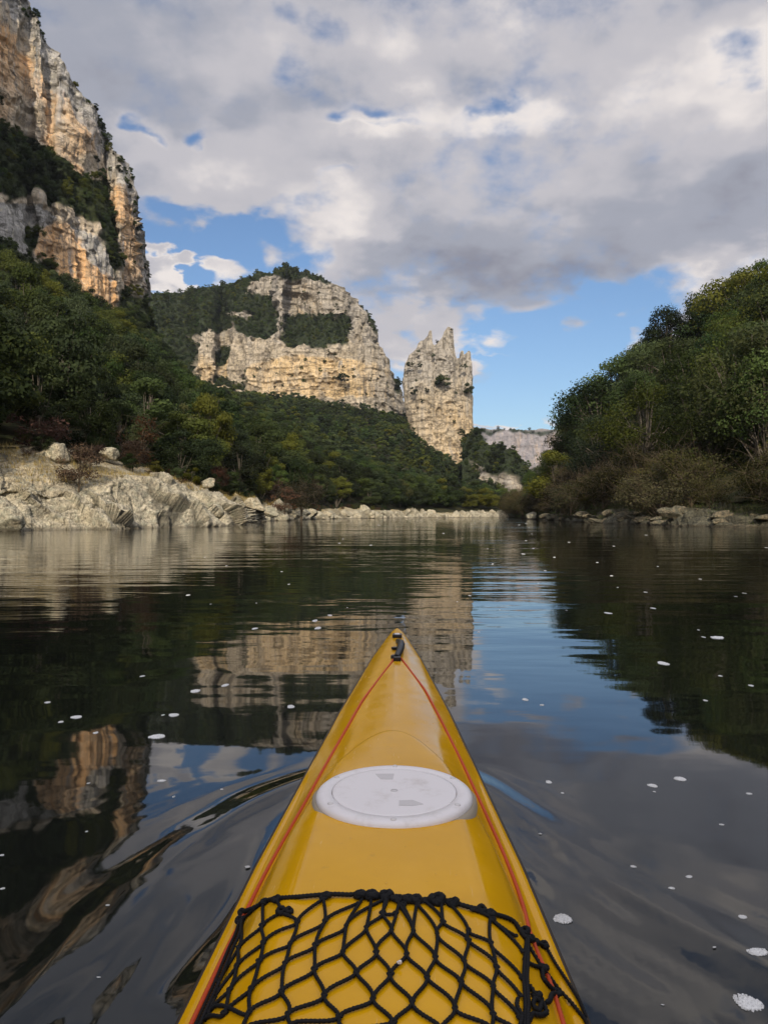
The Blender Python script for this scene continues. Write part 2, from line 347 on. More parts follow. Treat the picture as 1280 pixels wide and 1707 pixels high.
# river bed and land as one sheet to the horizon
gx = np.concatenate([-np.geomspace(2600, 30, 14), [0], np.geomspace(30, 2600, 14)])
GX, GY = np.meshgrid(gx, gx)
o = link_mesh('ground', mesh_np('ground', np.stack([GX, GY, np.full_like(GX, -2.6)], -1).reshape(-1, 3), grid_faces(*GX.shape)), M_soil); tag(o, kind='structure')

# ------------------------------------------------------------------ land forms
SURF = {}; ATT = {}
def finish_surface(name, G, PX, PY, mat, soil, warm, grey, disp, objname='cliff', back=None, kind='structure', parent=None, wpit=None):
    N = grid_normals(G)
    tow = np.array([0, 0, CH]) - G; flip = (N * tow).sum(-1, keepdims=True) < 0
    N = np.where(flip & (np.abs((N * tow).sum(-1, keepdims=True)) > 0), -N, N)
    dsp, pit = disp(G, N, PX, PY)
    G2 = G + dsp if dsp.ndim == 3 else G + N * dsp[..., None]
    if back is not None:
        for (dd, dz) in back:
            last = G2[-1] if (dd, dz) == back[0] else Gl
            ray = last * np.array([1, 1, 0]); ray /= np.linalg.norm(ray, axis=-1, keepdims=True)
            Gl = last + ray * dd + np.array([0, 0, dz]); G2 = np.concatenate([G2, Gl[None]], 0)
        e = len(back); pad = lambda A: np.concatenate([A] + [A[-1:]] * e, 0)
        soil, warm, grey, pit = pad(soil), pad(warm), pad(grey), pad(pit)
        soil[-e:] = 1
    me = mesh_np(name, G2.reshape(-1, 3), grid_faces(*G2.shape[:2]), True,
                 {'soil': ('FLOAT', soil.astype(np.float32)), 'warm': ('FLOAT', warm.astype(np.float32)), 'grey': ('FLOAT', grey.astype(np.float32)), 'pit': ('FLOAT', pit.astype(np.float32))})
    o = link_mesh(objname, me, mat, parent)
    if kind: tag(o, kind=kind)
    SURF[name] = (G2, PX, PY, N); ATT[name] = (soil, warm, grey, pit)
    return o
def fi(pts): a = np.array(pts, float); return lambda x: np.interp(x, a[:, 0], a[:, 1])

def cliff_disp(amp, cell, seed, strata=.35, pits=.5, caves=()):
    def f(G, N, PX, PY):
        Q = G / cell; Qs = Q * np.array([1, 1, .35])
        wv_ = np.stack([fbm(Q * .5, 2, seed=seed + 40)] * 3, -1) * .6
        big = fbm(Qs * .5 + wv_, 3, seed=seed); med = ridged(Qs * 1.3 + wv_, 4, .55, seed + 1); fine = fbm(Q * 3.2, 4, .6, seed + 2)
        q = G[..., 2] / (cell * .55) + .6 * fbm(Q * .4, 2, seed=seed + 6)
        st = (q % 1.0); st = np.where(st < .12, st / .12, 1 - (st - .12) / .88)
        rough = fbm(Q * np.array([1, 1, .5]) * .8, 2, seed=seed + 7)
        col = vnoise(np.stack([Q[..., 0] * 1.7 + Q[..., 1] * 1.1, Q[..., 2] * .18, Q[..., 1] * .2], -1), seed + 8)
        flute = ridged(np.stack([Q[..., 0] * 2.9 + Q[..., 1] * 1.5, Q[..., 1] * .8, Q[..., 2] * .22], -1) + wv_, 3, .6, seed + 21)
        d = amp * (.9 * big + .30 * (flute - .4) + .45 * (med - .5) + .24 * fine + strata * (st - .5) * smooth(rough, -.3, .3) + .25 * np.abs(col))
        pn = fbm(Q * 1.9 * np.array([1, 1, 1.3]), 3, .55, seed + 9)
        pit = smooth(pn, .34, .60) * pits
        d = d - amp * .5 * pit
        for (cx, cy, rx, ry, dep) in caves:
            r = np.hypot((PX - cx) / rx, (PY - cy) / ry) + .18 * fbm(Q * 1.5, 2, seed=seed + 11)
            c = smooth(r, 1.15, .75); d = d - dep * c; pit = pit * (1 - c)
        return d, pit * .55
    return f

def relief(name, x0, x1, nu, nv, base, top, d0, vegpolys, warmpolys, greyfn, mat, disp, rock_slope=82, veg_slope=38, rockpolys=None, back=None, jit=6, blurk=2, objname='cliff', greypolys=()):
    """a hillside built column by column: starts at the base line at distance d0 and climbs at the slope of rock or of wooded ledge"""
    base, top, d0 = fi(base), fi(top), fi(d0)
    px = np.linspace(x0, x1, nu); v = np.linspace(0, 1, nv)
    PX = np.broadcast_to(px, (nv, nu)).copy(); B = base(px); T = top(px)
    T = T + 2.2 * fbm(np.stack([px * .07, px * 0, px * 0], -1), 3, seed=77)
    PY = B + (T - B) * v[:, None]
    jx = PX + jit * fbm(np.stack([PX * .05, PY * .05, PX * 0], -1), 4, seed=len(name)); jy = PY + jit * fbm(np.stack([PX * .05, PY * .05, PX * 0 + 9], -1), 4, seed=len(name) + 1)
    veg = np.zeros(PX.shape)
    if rockpolys is not None:
        veg[:] = 1
        for p in rockpolys: veg[inpoly(jx, jy, p)] = 0
    for p in vegpolys: veg[inpoly(jx, jy, p)] = 1
    vs_ = blur(blur(veg, blurk, 0), blurk * 2, 1)
    cot = 1 / np.tan(np.radians(rock_slope + (veg_slope - rock_slope) * vs_))
    D = np.zeros(PX.shape); D[0] = d0(px)
    for i in range(1, nv):
        dz = np.maximum((PY[i - 1] - PY[i]) / F * D[i - 1], 0)
        dd = np.clip(dz * cot[i], 0, 8 * np.maximum(dz, 1e-3)); D[i] = D[i - 1] + dd
    D = blur(D, 9, 1)
    PX = PX + 3.5 * fbm(np.stack([PY * .045, PX * .01, PX * 0], -1), 4, seed=31) * smooth(PX, x1 - 50, x1 - 5)
    G = PW(PX, PY, D)
    warm = np.zeros(PX.shape)
    for p in warmpolys: warm[inpoly(jx, jy, p)] = 1
    warm = blur(blur(warm, 4, 0), 4, 1)
    grey = greyfn(PX, PY)
    for p in greypolys: grey = np.where(inpoly(jx, jy, p), 1.0, grey)
    grey = blur(blur(grey, 3, 0), 3, 1)
    o = finish_surface(name, G, PX, PY, mat, vs_, warm, grey, disp, objname, back)
    SURF[name] = (*SURF[name], vs_)
    return o

# left cliff: a wall running down river above the wooded slope
VEG_A = [[(-200, 150), (0, 205), (30, 215), (60, 235), (100, 265), (125, 290), (150, 300), (172, 302), (184, 335), (184, 355), (196, 400), (200, 440), (195, 478), (185, 440), (172, 420), (158, 378), (120, 345), (90, 345), (60, 325), (20, 335), (0, 320), (-200, 280)],
         [(45, 380), (62, 385), (60, 440), (45, 440)], [(205, 480), (245, 500), (250, 560), (205, 560)], [(95, 440), (60, 440), (20, 425), (-100, 380), (-100, 460), (100, 470)]]
WARM_A = [[(-150, 20), (0, 35), (30, 60), (55, 120), (70, 130), (110, 160), (165, 215), (160, 250), (130, 262), (145, 305), (110, 290), (80, 240), (70, 165), (30, 150), (30, 180), (10, 210), (-150, 160)],
          [(185, 335), (215, 300), (232, 340), (236, 400), (238, 470), (210, 480), (206, 400)],
          [(65, 385), (110, 372), (145, 400), (150, 440), (190, 470), (205, 525), (185, 530), (120, 480), (80, 450), (60, 420)]]
def greyA(PX, PY):
    t = fi([(0, -60), (50, 10), (100, 110), (150, 180), (190, 245), (215, 285), (235, 350), (245, 500)])(PX)
    return np.clip(smooth(PY - t, 75, 10) + .8 * inpoly(PX, PY, [(-150, 330), (60, 340), (100, 365), (60, 385), (50, 430), (-150, 400)]) + .5 * inpoly(PX, PY, [(110, 360), (190, 420), (185, 470), (150, 440)]), 0, 1)
relief('left_cliff', -230, 247, 460, 470,
       [(-230, 400), (-100, 440), (0, 470), (60, 490), (110, 520), (190, 560), (247, 575)],
       [(-230, -420), (-60, -170), (0, -75), (25, -25), (45, -2), (62, 30), (100, 100), (128, 140), (150, 172), (172, 218), (192, 250), (205, 268), (216, 290), (228, 330), (236, 380), (241, 420), (244, 470), (247, 540)],
       [(-230, 112), (-100, 142), (0, 165), (100, 186), (190, 204), (225, 208), (238, 214), (247, 250)],
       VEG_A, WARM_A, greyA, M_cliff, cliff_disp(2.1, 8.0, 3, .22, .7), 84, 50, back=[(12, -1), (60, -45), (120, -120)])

# middle hill with its two tiers of cliff
ROCK_C = [[(334, 556), (340, 562), (350, 552), (365, 560), (383, 540), (395, 552), (420, 556), (445, 560), (470, 550), (480, 572), (520, 580), (560, 578), (585, 572), (588, 545), (583, 530), (560, 532), (540, 522), (500, 524), (478, 520), (470, 505), (462, 487), (440, 490), (412, 486), (418, 468), (440, 458), (455, 455), (480, 462), (500, 458), (530, 470), (565, 472), (590, 484), (605, 500), (625, 520), (640, 545), (645, 570), (650, 600), (665, 630), (690, 660), (690, 720), (322, 720), (326, 560)],
          [(372, 520), (385, 511), (415, 512), (422, 520), (400, 524)], [(460, 500), (474, 500), (474, 560), (462, 560)]]
VEG_C = [[(600, 508), (625, 520), (640, 552), (628, 556), (612, 530)], [(652, 626), (672, 630), (676, 655), (664, 655)], [(362, 620), (378, 600), (384, 585), (372, 575), (360, 590), (366, 640), (390, 660), (400, 640)]]
WARM_C = [[(326, 590), (380, 600), (375, 650), (330, 640)], [(480, 470), (500, 465), (530, 480), (540, 520), (500, 525), (470, 515)], [(420, 600), (480, 590), (560, 600), (640, 610), (655, 662), (400, 665)]]
relief('middle_cliff', 225, 680, 520, 330,
       [(225, 610), (325, 650), (375, 680), (400, 660), (480, 665), (560, 685), (620, 688), (680, 690)],
       [(225, 496), (260, 490), (330, 482), (380, 474), (420, 460), (445, 451), (480, 441), (510, 448), (545, 466), (572, 480), (590, 496), (605, 508), (618, 524), (630, 545), (638, 565), (643, 585), (648, 604), (654, 628), (664, 640), (672, 662), (680, 695)],
       [(225, 455), (330, 462), (600, 470), (640, 482), (660, 505), (680, 540)],
       VEG_C, WARM_C, lambda PX, PY: np.clip(.65 * smooth(PY, 600, 500) + .35 * smooth(PX, 560, 640), 0, 1), M_mid,
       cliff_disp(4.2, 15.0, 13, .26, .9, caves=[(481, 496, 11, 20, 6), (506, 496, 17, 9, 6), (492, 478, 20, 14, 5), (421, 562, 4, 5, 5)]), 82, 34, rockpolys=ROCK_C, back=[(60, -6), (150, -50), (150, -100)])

# dark wooded hill beyond the pinnacle, then the distant plateau wall
relief('dark_hill', 770, 980, 150, 120,
       [(770, 872), (980, 872)], [(770, 722), (800, 724), (830, 742), (855, 758), (872, 778), (890, 800), (930, 830), (980, 852)], [(770, 300), (850, 290), (980, 300)],
       [], [], lambda PX, PY: .4 + 0 * PX, M_mid, cliff_disp(3.0, 12, 23, .3, .5), 70, 33,
       rockpolys=[[(785, 768), (800, 778), (815, 792), (835, 795), (858, 798), (859, 826), (846, 832), (840, 815), (822, 808), (800, 800)], [(832, 836), (852, 834), (852, 842), (835, 843)]], back=[(40, -5), (200, -80)], objname='hillside')
relief('far_cliff', 740, 1040, 260, 80,
       [(740, 800), (1040, 800)], [(740, 716), (800, 714), (860, 715), (930, 717), (1040, 718)], [(740, 1180), (850, 1150), (900, 1120), (930, 1150), (1040, 1100)],
       [[(790, 712), (935, 714), (935, 719), (800, 720)], [(740, 700), (800, 700), (812, 730), (800, 745), (740, 745)]], [[(845, 720), (872, 722), (870, 765), (850, 765)], [(885, 770), (895, 735), (930, 720), (930, 790)]],
       lambda PX, PY: .5 + 0 * PX, M_far, cliff_disp(5, 30, 33, .18, .3), 80, 30, back=[(80, 0), (300, -60)])

# rows-of-curves loft for slopes and banks
def loft(name, rows, subs, x0, x1, nu, mat, disp, soil, warm=0., grey=0., objname='hillside', back=None):
    px = np.linspace(x0, x1, nu); R = []
    for r in rows:
        a = np.array(r[1], float); d = np.interp(px, a[:, 0], a[:, 2]); q = np.interp(px, a[:, 0], a[:, 1])
        if r[0] == 'z': R.append(np.stack([(px - CX) / F * d, d, q], -1))
        else: R.append(PW(px, q, d))
    G = []; V = []
    for i in range(len(R) - 1):
        for t in np.linspace(0, 1, subs[i], endpoint=(i == len(R) - 2)):
            G.append(R[i] * (1 - t) + R[i + 1] * t); V.append(i + t)
    G = np.array(G); V = np.broadcast_to(np.array(V)[:, None], G.shape[:2])
    PX = (G[..., 0] / G[..., 1]) * F + CX; PY = HY - (G[..., 2] - CH) / G[..., 1] * F
    s = soil(V, G) if callable(soil) else np.full(V.shape, float(soil)); w_ = warm(V, G) if callable(warm) else np.full(V.shape, float(warm))
    g_ = np.full(V.shape, float(grey))
    o = finish_surface(name, G, PX, PY, mat, s, w_, g_, disp, objname, back)
    SURF[name] = (*SURF[name], V)
    return o
def soft_disp(amp, cell, seed):
    def f(G, N, PX, PY):
        return amp * fbm(G / cell, 4, seed=seed), np.zeros(PX.shape)
    return f

LB_TOP = [(-260, 745, 30), (-100, 745, 38), (0, 745, 44), (60, 738, 46), (130, 752, 48), (200, 768, 52), (260, 786, 57), (330, 806, 63), (430, 843, 90), (480, 852, 106), (560, 847, 140), (700, 854, 182), (800, 855, 205), (870, 857, 224)]
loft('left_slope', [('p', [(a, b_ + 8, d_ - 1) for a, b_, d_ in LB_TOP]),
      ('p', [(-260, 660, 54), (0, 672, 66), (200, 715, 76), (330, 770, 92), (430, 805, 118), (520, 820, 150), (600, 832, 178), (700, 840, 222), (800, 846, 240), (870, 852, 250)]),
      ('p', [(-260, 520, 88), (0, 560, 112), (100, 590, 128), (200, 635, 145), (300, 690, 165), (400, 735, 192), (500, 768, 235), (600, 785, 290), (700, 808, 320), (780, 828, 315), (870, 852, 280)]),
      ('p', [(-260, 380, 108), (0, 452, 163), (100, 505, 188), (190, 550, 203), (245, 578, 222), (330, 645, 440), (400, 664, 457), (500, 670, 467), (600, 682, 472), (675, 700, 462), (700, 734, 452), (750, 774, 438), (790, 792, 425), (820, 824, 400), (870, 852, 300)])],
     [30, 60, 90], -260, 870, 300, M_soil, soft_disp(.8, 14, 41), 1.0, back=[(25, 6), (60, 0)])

# left river bank: dipping limestone beds cut by the river
def bank_disp(amp, seed, dip=(.62, .25, .74), bed=1.15):
    dip = np.array(dip) / np.linalg.norm(dip)
    def f(G, N, PX, PY):
        W = G + 1.1 * np.stack([fbm(G * .25, 3, seed=seed), fbm(G * .25 + 7, 3, seed=seed + 1), fbm(G * .25 + 13, 3, seed=seed + 2)], -1)
        q = (W @ dip) / bed
        fq = q - np.floor(q); edge = fbm(np.stack([np.floor(q) * 3.7, G[..., 0] * .35, G[..., 1] * .3], -1), 2, seed=seed + 3)
        saw = (1 - fq) * (.7 + 1.5 * edge)
        q2 = q * 3.7; f2 = q2 - np.floor(q2)
        Q = W * .6
        big = fbm(W * .16, 3, seed=seed + 4); med = ridged(Q, 4, .55, seed + 5)
        d = amp * (2.0 * big + 1.05 * saw + .04 * f2 + .55 * (med - .5) + .22 * fbm(G * 2.3, 4, .6, seed + 6))
        # joints
        j = np.abs(vnoise(np.stack([G[..., 0] * .45 - G[..., 2] * .3, G[..., 1] * .4, G[..., 2] * .22], -1), seed + 7)); crack = smooth(j, .05, .0)
        d = d - amp * .5 * crack
        d = np.where(G[..., 2] > 2.8, d * (1 - .75 * smooth(G[..., 2], 2.8, 3.8)), d)
        tr_ = np.linspace(0, 1, G.shape[0])[:, None]; d = d * (1 - .7 * smooth(tr_, .56, .74))
        D = N * d[..., None]
        over = smooth(G[..., 2], .1, 1.6) * amp * .35
        D[..., 1] -= over * smooth(saw, .3, 1.1)
        return D, np.clip(.9 * crack + .9 * smooth(fq, .84, .98) * smooth(edge, -.5, .1) + .35 * smooth(f2, .85, 1.), 0, 1)
    return f
def bank_soil(V, G):
    t = smooth(V, 2.15, 2.8) * smooth(fbm(G * .55, 4, seed=61), -.25, .15)
    return np.clip(t, 0, 1) * .5
loft('left_bank', [('z', [(-260, -2.0, 24), (0, -2.0, 33.5), (120, -2, 35.5), (330, -2, 43), (400, -2, 52), (430, -2, 78), (480, -2, 95), (560, -2, 122), (700, -2, 165), (850, -2, 200), (890, -2, 215)]),
                   ('z', [(-260, .0, 26.5), (0, .0, 36), (120, 0, 38), (200, 0, 40), (330, 0, 46), (375, 0, 51), (400, .0, 58), (440, 0, 84), (480, 0, 98), (560, 0, 127), (700, 0, 169), (850, 0, 205), (890, 0, 218)]),
                   ('p', [(-260, 775, 28.5), (0, 788, 37.6), (60, 800, 38.6), (110, 812, 40.5), (150, 812, 42), (200, 800, 43.2), (260, 815, 47), (330, 826, 51), (400, 833, 60), (440, 851, 88), (480, 857, 102), (560, 853, 131), (640, 856, 152), (700, 858, 173), (850, 859.5, 210), (890, 860, 222)]),
                   ('p', LB_TOP)], [14, 56, 60], -260, 890, 1100, M_bank, bank_disp(.55, 51), bank_soil, lambda V, G: .75 * smooth(V, 1.8, 2.6), .15, 'river_bank', back=[(6, -1.5)])

RB_W = [(850, 0, 185), (870, 0, 150), (900, 0, 113), (950, 0, 84), (1000, 0, 67), (1100, 0, 54), (1200, 0, 48), (1280, 0, 44), (1500, 0, 34), (1700, 0, 27)]
RB_TOP = [(850, 858, 196), (870, 853, 158), (900, 850, 121), (950, 846, 91), (1000, 842, 75), (1100, 838, 63), (1200, 838, 57), (1280, 838, 52), (1500, 825, 41), (1700, 815, 34)]
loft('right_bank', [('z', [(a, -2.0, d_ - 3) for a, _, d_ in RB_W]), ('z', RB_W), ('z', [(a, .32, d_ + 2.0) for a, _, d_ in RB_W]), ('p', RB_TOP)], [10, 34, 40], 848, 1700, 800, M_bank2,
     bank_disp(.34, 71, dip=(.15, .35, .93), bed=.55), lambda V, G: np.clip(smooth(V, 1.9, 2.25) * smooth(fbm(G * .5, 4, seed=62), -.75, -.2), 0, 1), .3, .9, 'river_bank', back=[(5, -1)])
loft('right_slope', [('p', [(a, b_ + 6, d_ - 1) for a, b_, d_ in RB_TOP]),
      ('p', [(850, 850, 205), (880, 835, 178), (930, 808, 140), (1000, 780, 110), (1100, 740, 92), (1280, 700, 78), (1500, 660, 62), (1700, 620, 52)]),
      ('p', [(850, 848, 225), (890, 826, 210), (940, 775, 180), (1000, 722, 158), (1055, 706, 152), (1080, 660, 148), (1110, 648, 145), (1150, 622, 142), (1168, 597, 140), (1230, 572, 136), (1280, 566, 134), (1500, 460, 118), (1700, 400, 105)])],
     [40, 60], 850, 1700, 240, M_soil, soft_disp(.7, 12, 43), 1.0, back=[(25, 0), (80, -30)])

# the same banks and walls run on up river past the paddler
EXT = {}
def run_on(name, col, length, n, mat, objname, zend, amp, drift=0.0, cell=9.0):
    c = SURF[name][0][:, col]; t = np.linspace(0, 1, n)[None, :]
    G = c[:, None] + np.array([drift, -length, 0.0]) * t[..., None]
    G[..., 2] = np.where(G[..., 2] > 0, G[..., 2] * (1 + (zend - 1) * t ** .8), G[..., 2])
    q = G / cell; e = smooth(t, 0, .03) * amp; sg = 1.0 if c[:, 0].mean() < 0 else -1.0
    G[..., 0] += sg * e * (fbm(q * np.array([1, 1, .5]), 4, .55, 111) + .4 * ridged(q * 2.1, 3, .5, 112)); G[..., 2] += e * .4 * fbm(q, 3, seed=113) * (G[..., 2] > 1)
    at = {k: ('FLOAT', np.repeat(a[:, col][:, None], n, 1).astype(np.float32)) for k, a in zip(('soil', 'warm', 'grey', 'pit'), ATT[name])}
    o = link_mesh(objname, mesh_np(name + '_run', G.reshape(-1, 3), grid_faces(*G.shape[:2]), True, at), mat); tag(o, kind='structure'); EXT[name] = G
run_on('left_bank', 0, 85, 260, M_bank, 'river_bank', .8, .9, -48, 5.0)
run_on('left_slope', 0, 130, 120, M_soil, 'hillside', .6, 1.2, -74)
run_on('left_cliff', 0, 190, 160, M_cliff, 'cliff', .5, 4.0, -95)
run_on('right_bank', -1, 85, 200, M_bank2, 'river_bank', .9, .5, 4, 4.0)
run_on('right_slope', -1, 110, 120, M_soil, 'hillside', .8, 1.2, 8)

# unseen wall added up river, behind the paddler, to keep the kayak shaded
px_ = np.linspace(-60, 95, 150); zz = np.linspace(-3, 50, 70)
GXb, GZb = np.meshgrid(px_, zz)
Gb = np.stack([GXb, -82 - 10 * (GZb / 62) + .012 * (GXb - 20) ** 2 * -.3, GZb + 3 * fbm(np.stack([GXb * .05, GXb * 0, GXb * 0], -1), 3, seed=5) * (GZb / 62)], -1)
dsp, pit = cliff_disp(3.5, 12, 91)(Gb, None, GXb, GZb)
Gb = Gb + np.stack([0 * dsp, dsp, 0 * dsp], -1); Gb = np.concatenate([Gb, (Gb[-1] + [0, -25, -2])[None], (Gb[-1] + [0, -60, -62])[None]], 0)
zt = np.zeros(Gb.shape[:2], np.float32)
o = link_mesh('cliff', mesh_np('sun_block_cliff', Gb.reshape(-1, 3), grid_faces(*Gb.shape[:2]), True, {k: ('FLOAT', zt + .3) for k in ('warm', 'grey')}), M_mid); tag(o, kind='structure')

# ------------------------------------------------------------------ rock pinnacle
OUTL = [(672.5, 640), (673.5, 618), (675.5, 605), (679, 600), (682, 591.5), (689, 586), (694, 581), (697, 572), (701, 568), (706, 567), (710, 563), (713, 559), (715, 552), (717, 550.5), (719.5, 551), (720.3, 569), (722, 575), (726, 575), (730, 570), (733, 567), (737, 562), (740, 553), (743, 549), (746, 544.5), (750, 545), (755.5, 549), (755, 553), (756.5, 572), (759, 592), (761, 597), (766, 596.6), (767.6, 586), (770, 584), (772.5, 585), (773.5, 591), (776, 589), (780, 585), (782, 584), (784, 586), (785, 592), (786.5, 615), (788.5, 640)]
PD = 448.0
pin = empty('rock_pinnacle', ((730 - CX) / F * PD, PD, CH + (HY - 800) / F * PD))
tag(pin, 'tall pale limestone pinnacle with jagged spires standing alone beside the wide cliff', 'rock')
nc, nr = 230, 240
uu = np.linspace(0, 1, nc); sx = 672.5 + 116 * (0.5 - 0.5 * np.cos(np.pi * uu)) * .35 + 116 * uu * .65
top = fi(OUTL)(sx); z0 = 815.0
vv = np.linspace(0, 1, nr)[:, None]
rings = []
for sgn in (1, -1):
    PYp = z0 + (top - z0) * vv
    t = (sx - 730) / 58.5; prof = np.sqrt(np.clip(1 - np.abs(t) ** 2.6, 0.0, 1)) * 13.0
    hgt = np.clip((PYp - 545) / 200, 0, 1); thick = prof * (.28 + .72 * smooth(1 - vv + 0 * sx, 0, .45)) * (.55 + .45 * hgt)
    lean = 2.0 * vv
    shx = np.where(PYp > 640, (PYp - 640) * .09 * np.clip(-t, 0, 1) + (PYp - 640) * .012, 0)
    x = (sx + shx - CX) / F * PD; z = CH + (HY - PYp) / F * PD; y = PD + lean - sgn * thick
    rings.append(np.stack([x, y, z], -1))
GF, GB = rings; G = np.concatenate([GF, GB[:, ::-1][:, 1:-1]], 1)
Nn = grid_normals(np.concatenate([G[:, -1:], G, G[:, :1]], 1))[:, 1:-1]
cen = np.array([(730 - CX) / F * PD, PD, 0]); outw = (G - cen); outw[..., 2] = 0
Nn = np.where((Nn * outw).sum(-1, keepdims=True) < 0, -Nn, Nn)
PXp = G[..., 0] / G[..., 1] * F + CX; PYp = HY - (G[..., 2] - CH) / G[..., 1] * F
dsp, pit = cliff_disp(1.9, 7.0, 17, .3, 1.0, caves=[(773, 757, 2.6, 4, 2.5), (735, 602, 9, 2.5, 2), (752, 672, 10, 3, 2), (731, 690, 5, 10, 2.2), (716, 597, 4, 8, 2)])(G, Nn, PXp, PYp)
fade = smooth(vv + 0 * PXp, 1.0, .93) * .8 + .2
Nxy = Nn.copy(); Nxy[..., 2] = 0
wgt_side = np.clip(np.abs(Nn[..., 1]), .25, 1)
G = G + Nxy * (dsp * fade * wgt_side)[..., None]
G = G - np.array(pin.location)
V = G.reshape(-1, 3); ncc = G.shape[1]
Q = grid_faces(nr, ncc, True)
# close the crest between the front and the back face
a = (nr - 1) * ncc; cap = [(a + i, a + i + 1, a + (ncc - i - 1) % ncc if i else a + ncc - 1, a + (ncc - i) % ncc) for i in range(1, nc - 2)]
Q = np.concatenate([Q, np.array(cap)], 0)
zr = (PYp - 545) / 230
me = mesh_np('rock_face', V, Q, True, {'soil': ('FLOAT', np.zeros(PXp.shape, np.float32)), 'warm': ('FLOAT', (.9 * smooth(PYp, 640, 720)).astype(np.float32)), 'grey': ('FLOAT', (.95 * smooth(PYp, 680, 590)).astype(np.float32)), 'pit': ('FLOAT', pit.astype(np.float32))})
link_mesh('rock_face', me, M_mid, pin)

# ------------------------------------------------------------------ trees
def tube(pts, rad, sides=5):
    pts = np.asarray(pts, float); n = len(pts); rad = np.broadcast_to(rad, (n,))
    T = np.gradient(pts, axis=0); T /= np.maximum(np.linalg.norm(T, axis=1, keepdims=True), 1e-9)
    up = np.array([0, 0, 1.0]) if abs(T[0, 2]) < .9 else np.array([1.0, 0, 0])
    A = np.cross(T, up); A /= np.maximum(np.linalg.norm(A, axis=1, keepdims=True), 1e-9); B = np.cross(T, A)
    th = np.arange(sides) / sides * 2 * np.pi
    V = pts[:, None] + rad[:, None, None] * (np.cos(th)[None, :, None] * A[:, None] + np.sin(th)[None, :, None] * B[:, None])
    return V.reshape(-1, 3), grid_faces(n, sides, True)
class MB:
    def __init__(s): s.V = []; s.Q = []; s.n = 0
    def add(s, V, Q): s.V.append(np.asarray(V, float)); s.Q.append(np.asarray(Q) + s.n); s.n += len(V)
    def mesh(s, name, smooth_=True, attrs=None): return mesh_np(name, np.concatenate(s.V), np.concatenate(s.Q), smooth_, attrs)
def leaves_mesh(name, C, NRM, size, tint, clump, mat, asp=.6, r=None):
    n = len(C); r = r or rng
    a = r.normal(size=(n, 3)); a -= (a * NRM).sum(1, keepdims=True) * NRM; a /= np.maximum(np.linalg.norm(a, axis=1, keepdims=True), 1e-6); b_ = np.cross(NRM, a)
    s = size * r.uniform(.6, 1.4, n); s1 = s[:, None]; s2 = (s * asp)[:, None]
    V = np.stack([C - a * s1, C - b_ * s2, C + a * s1, C + b_ * s2], 1).reshape(-1, 3)
    Q = np.arange(4 * n).reshape(-1, 4)
    me = mesh_np(name, V, Q, False, {'tint': ('FLOAT', np.repeat(tint, 4).astype(np.float32)), 'clump': ('FLOAT', np.repeat(clump, 4).astype(np.float32))})
    me.materials.append(mat); return me
def make_tree(h, rx, n_clump, n_leaf, leaf, mat, seed, base=.22, droop=0.0, bare=False, dome=1.0):
    r = np.random.default_rng(seed); wood = MB()
    cz = h * (base + (1 - base) * .5); rz = h * (1 - base) * .5
    lean = r.normal(0, .04, 2) * h
    top = np.array([lean[0], lean[1], h * .75]); tp = np.array([[0, 0, -h * .12], [lean[0] * .3, lean[1] * .3, h * .3], top])
    ts = np.linspace(0, 1, 7)[:, None]; path = (1 - ts) ** 2 * tp[0] + 2 * ts * (1 - ts) * tp[1] + ts ** 2 * tp[2]
    wood.add(*tube(path, np.linspace(h * .028, h * .008, 7), 6))
    cl = []
    for i in range(n_clump):
        th = i * 2.399 + r.uniform(-.5, .5); zf = r.uniform(-.75, 1); rr = np.sqrt(max(0, 1 - max(0, zf) ** 2 * dome)) * r.uniform(.45, 1.0) * (1 - .25 * max(0, -zf))
        p = np.array([math.cos(th) * rr * rx * .88, math.sin(th) * rr * rx * .88, cz + zf * rz * .88])
        cl.append((p, rx * r.uniform(.18, .40) * (1.1 - .3 * abs(zf))))
        t0 = r.uniform(.25, .8); k = int(t0 * 6); s0 = path[k]; mid = (s0 + p) / 2 + [0, 0, .12 * h * r.uniform(-.3, .6)]
        q = (1 - ts[::2]) ** 2 * s0 + 2 * ts[::2] * (1 - ts[::2]) * mid + ts[::2] ** 2 * p
        wood.add(*tube(q, np.linspace(h * .010, h * .0025, 4), 4))
        if bare:
            for _ in range(9):
                e = p + r.normal(0, 1, 3) * rx * .33 + [0, 0, .1 * rx]; m2 = (p + e) / 2 + r.normal(0, .05, 3) * rx
                wood.add(*tube([p, m2, e], [h * .0035, h * .002, h * .0012], 3))
    vol = np.array([c[1] ** 2 for c in cl]); cnt = np.maximum((vol / vol.sum() * n_leaf).astype(int), 4)
    Cs, Ns, Ts, Ks = [], [], [], []
    for (p, cr), m in zip(cl, cnt):
        d = r.normal(size=(m, 3)); d /= np.linalg.norm(d, axis=1, keepdims=True)
        rad = cr * r.uniform(.35, 1.12, m) ** .6 * (1 + .22 * np.sin(d[:, 0] * 5 + p[0]) * np.cos(d[:, 2] * 6))
        pos = p + d * rad[:, None] * np.array([1.15, 1.15, .72]); pos[:, 2] -= droop * rad * r.uniform(0, 1, m)
        nn = d * np.array([1, 1, 1.3]) + r.normal(0, .55, (m, 3)) + [0, 0, .25]; nn /= np.linalg.norm(nn, axis=1, keepdims=True)
        Cs.append(pos); Ns.append(nn); Ts.append(np.clip(r.uniform(0, 1, m) * .6 + .4 * r.uniform(), 0, 1)); Ks.append(np.full(m, r.uniform()))
    cm = leaves_mesh('crown', np.concatenate(Cs), np.concatenate(Ns), leaf, np.concatenate(Ts), np.concatenate(Ks), mat, r=r)
    wm = wood.mesh('trunk'); wm.materials.append(M_twig if bare else M_bark)
    return wm, cm
PROTO = {}
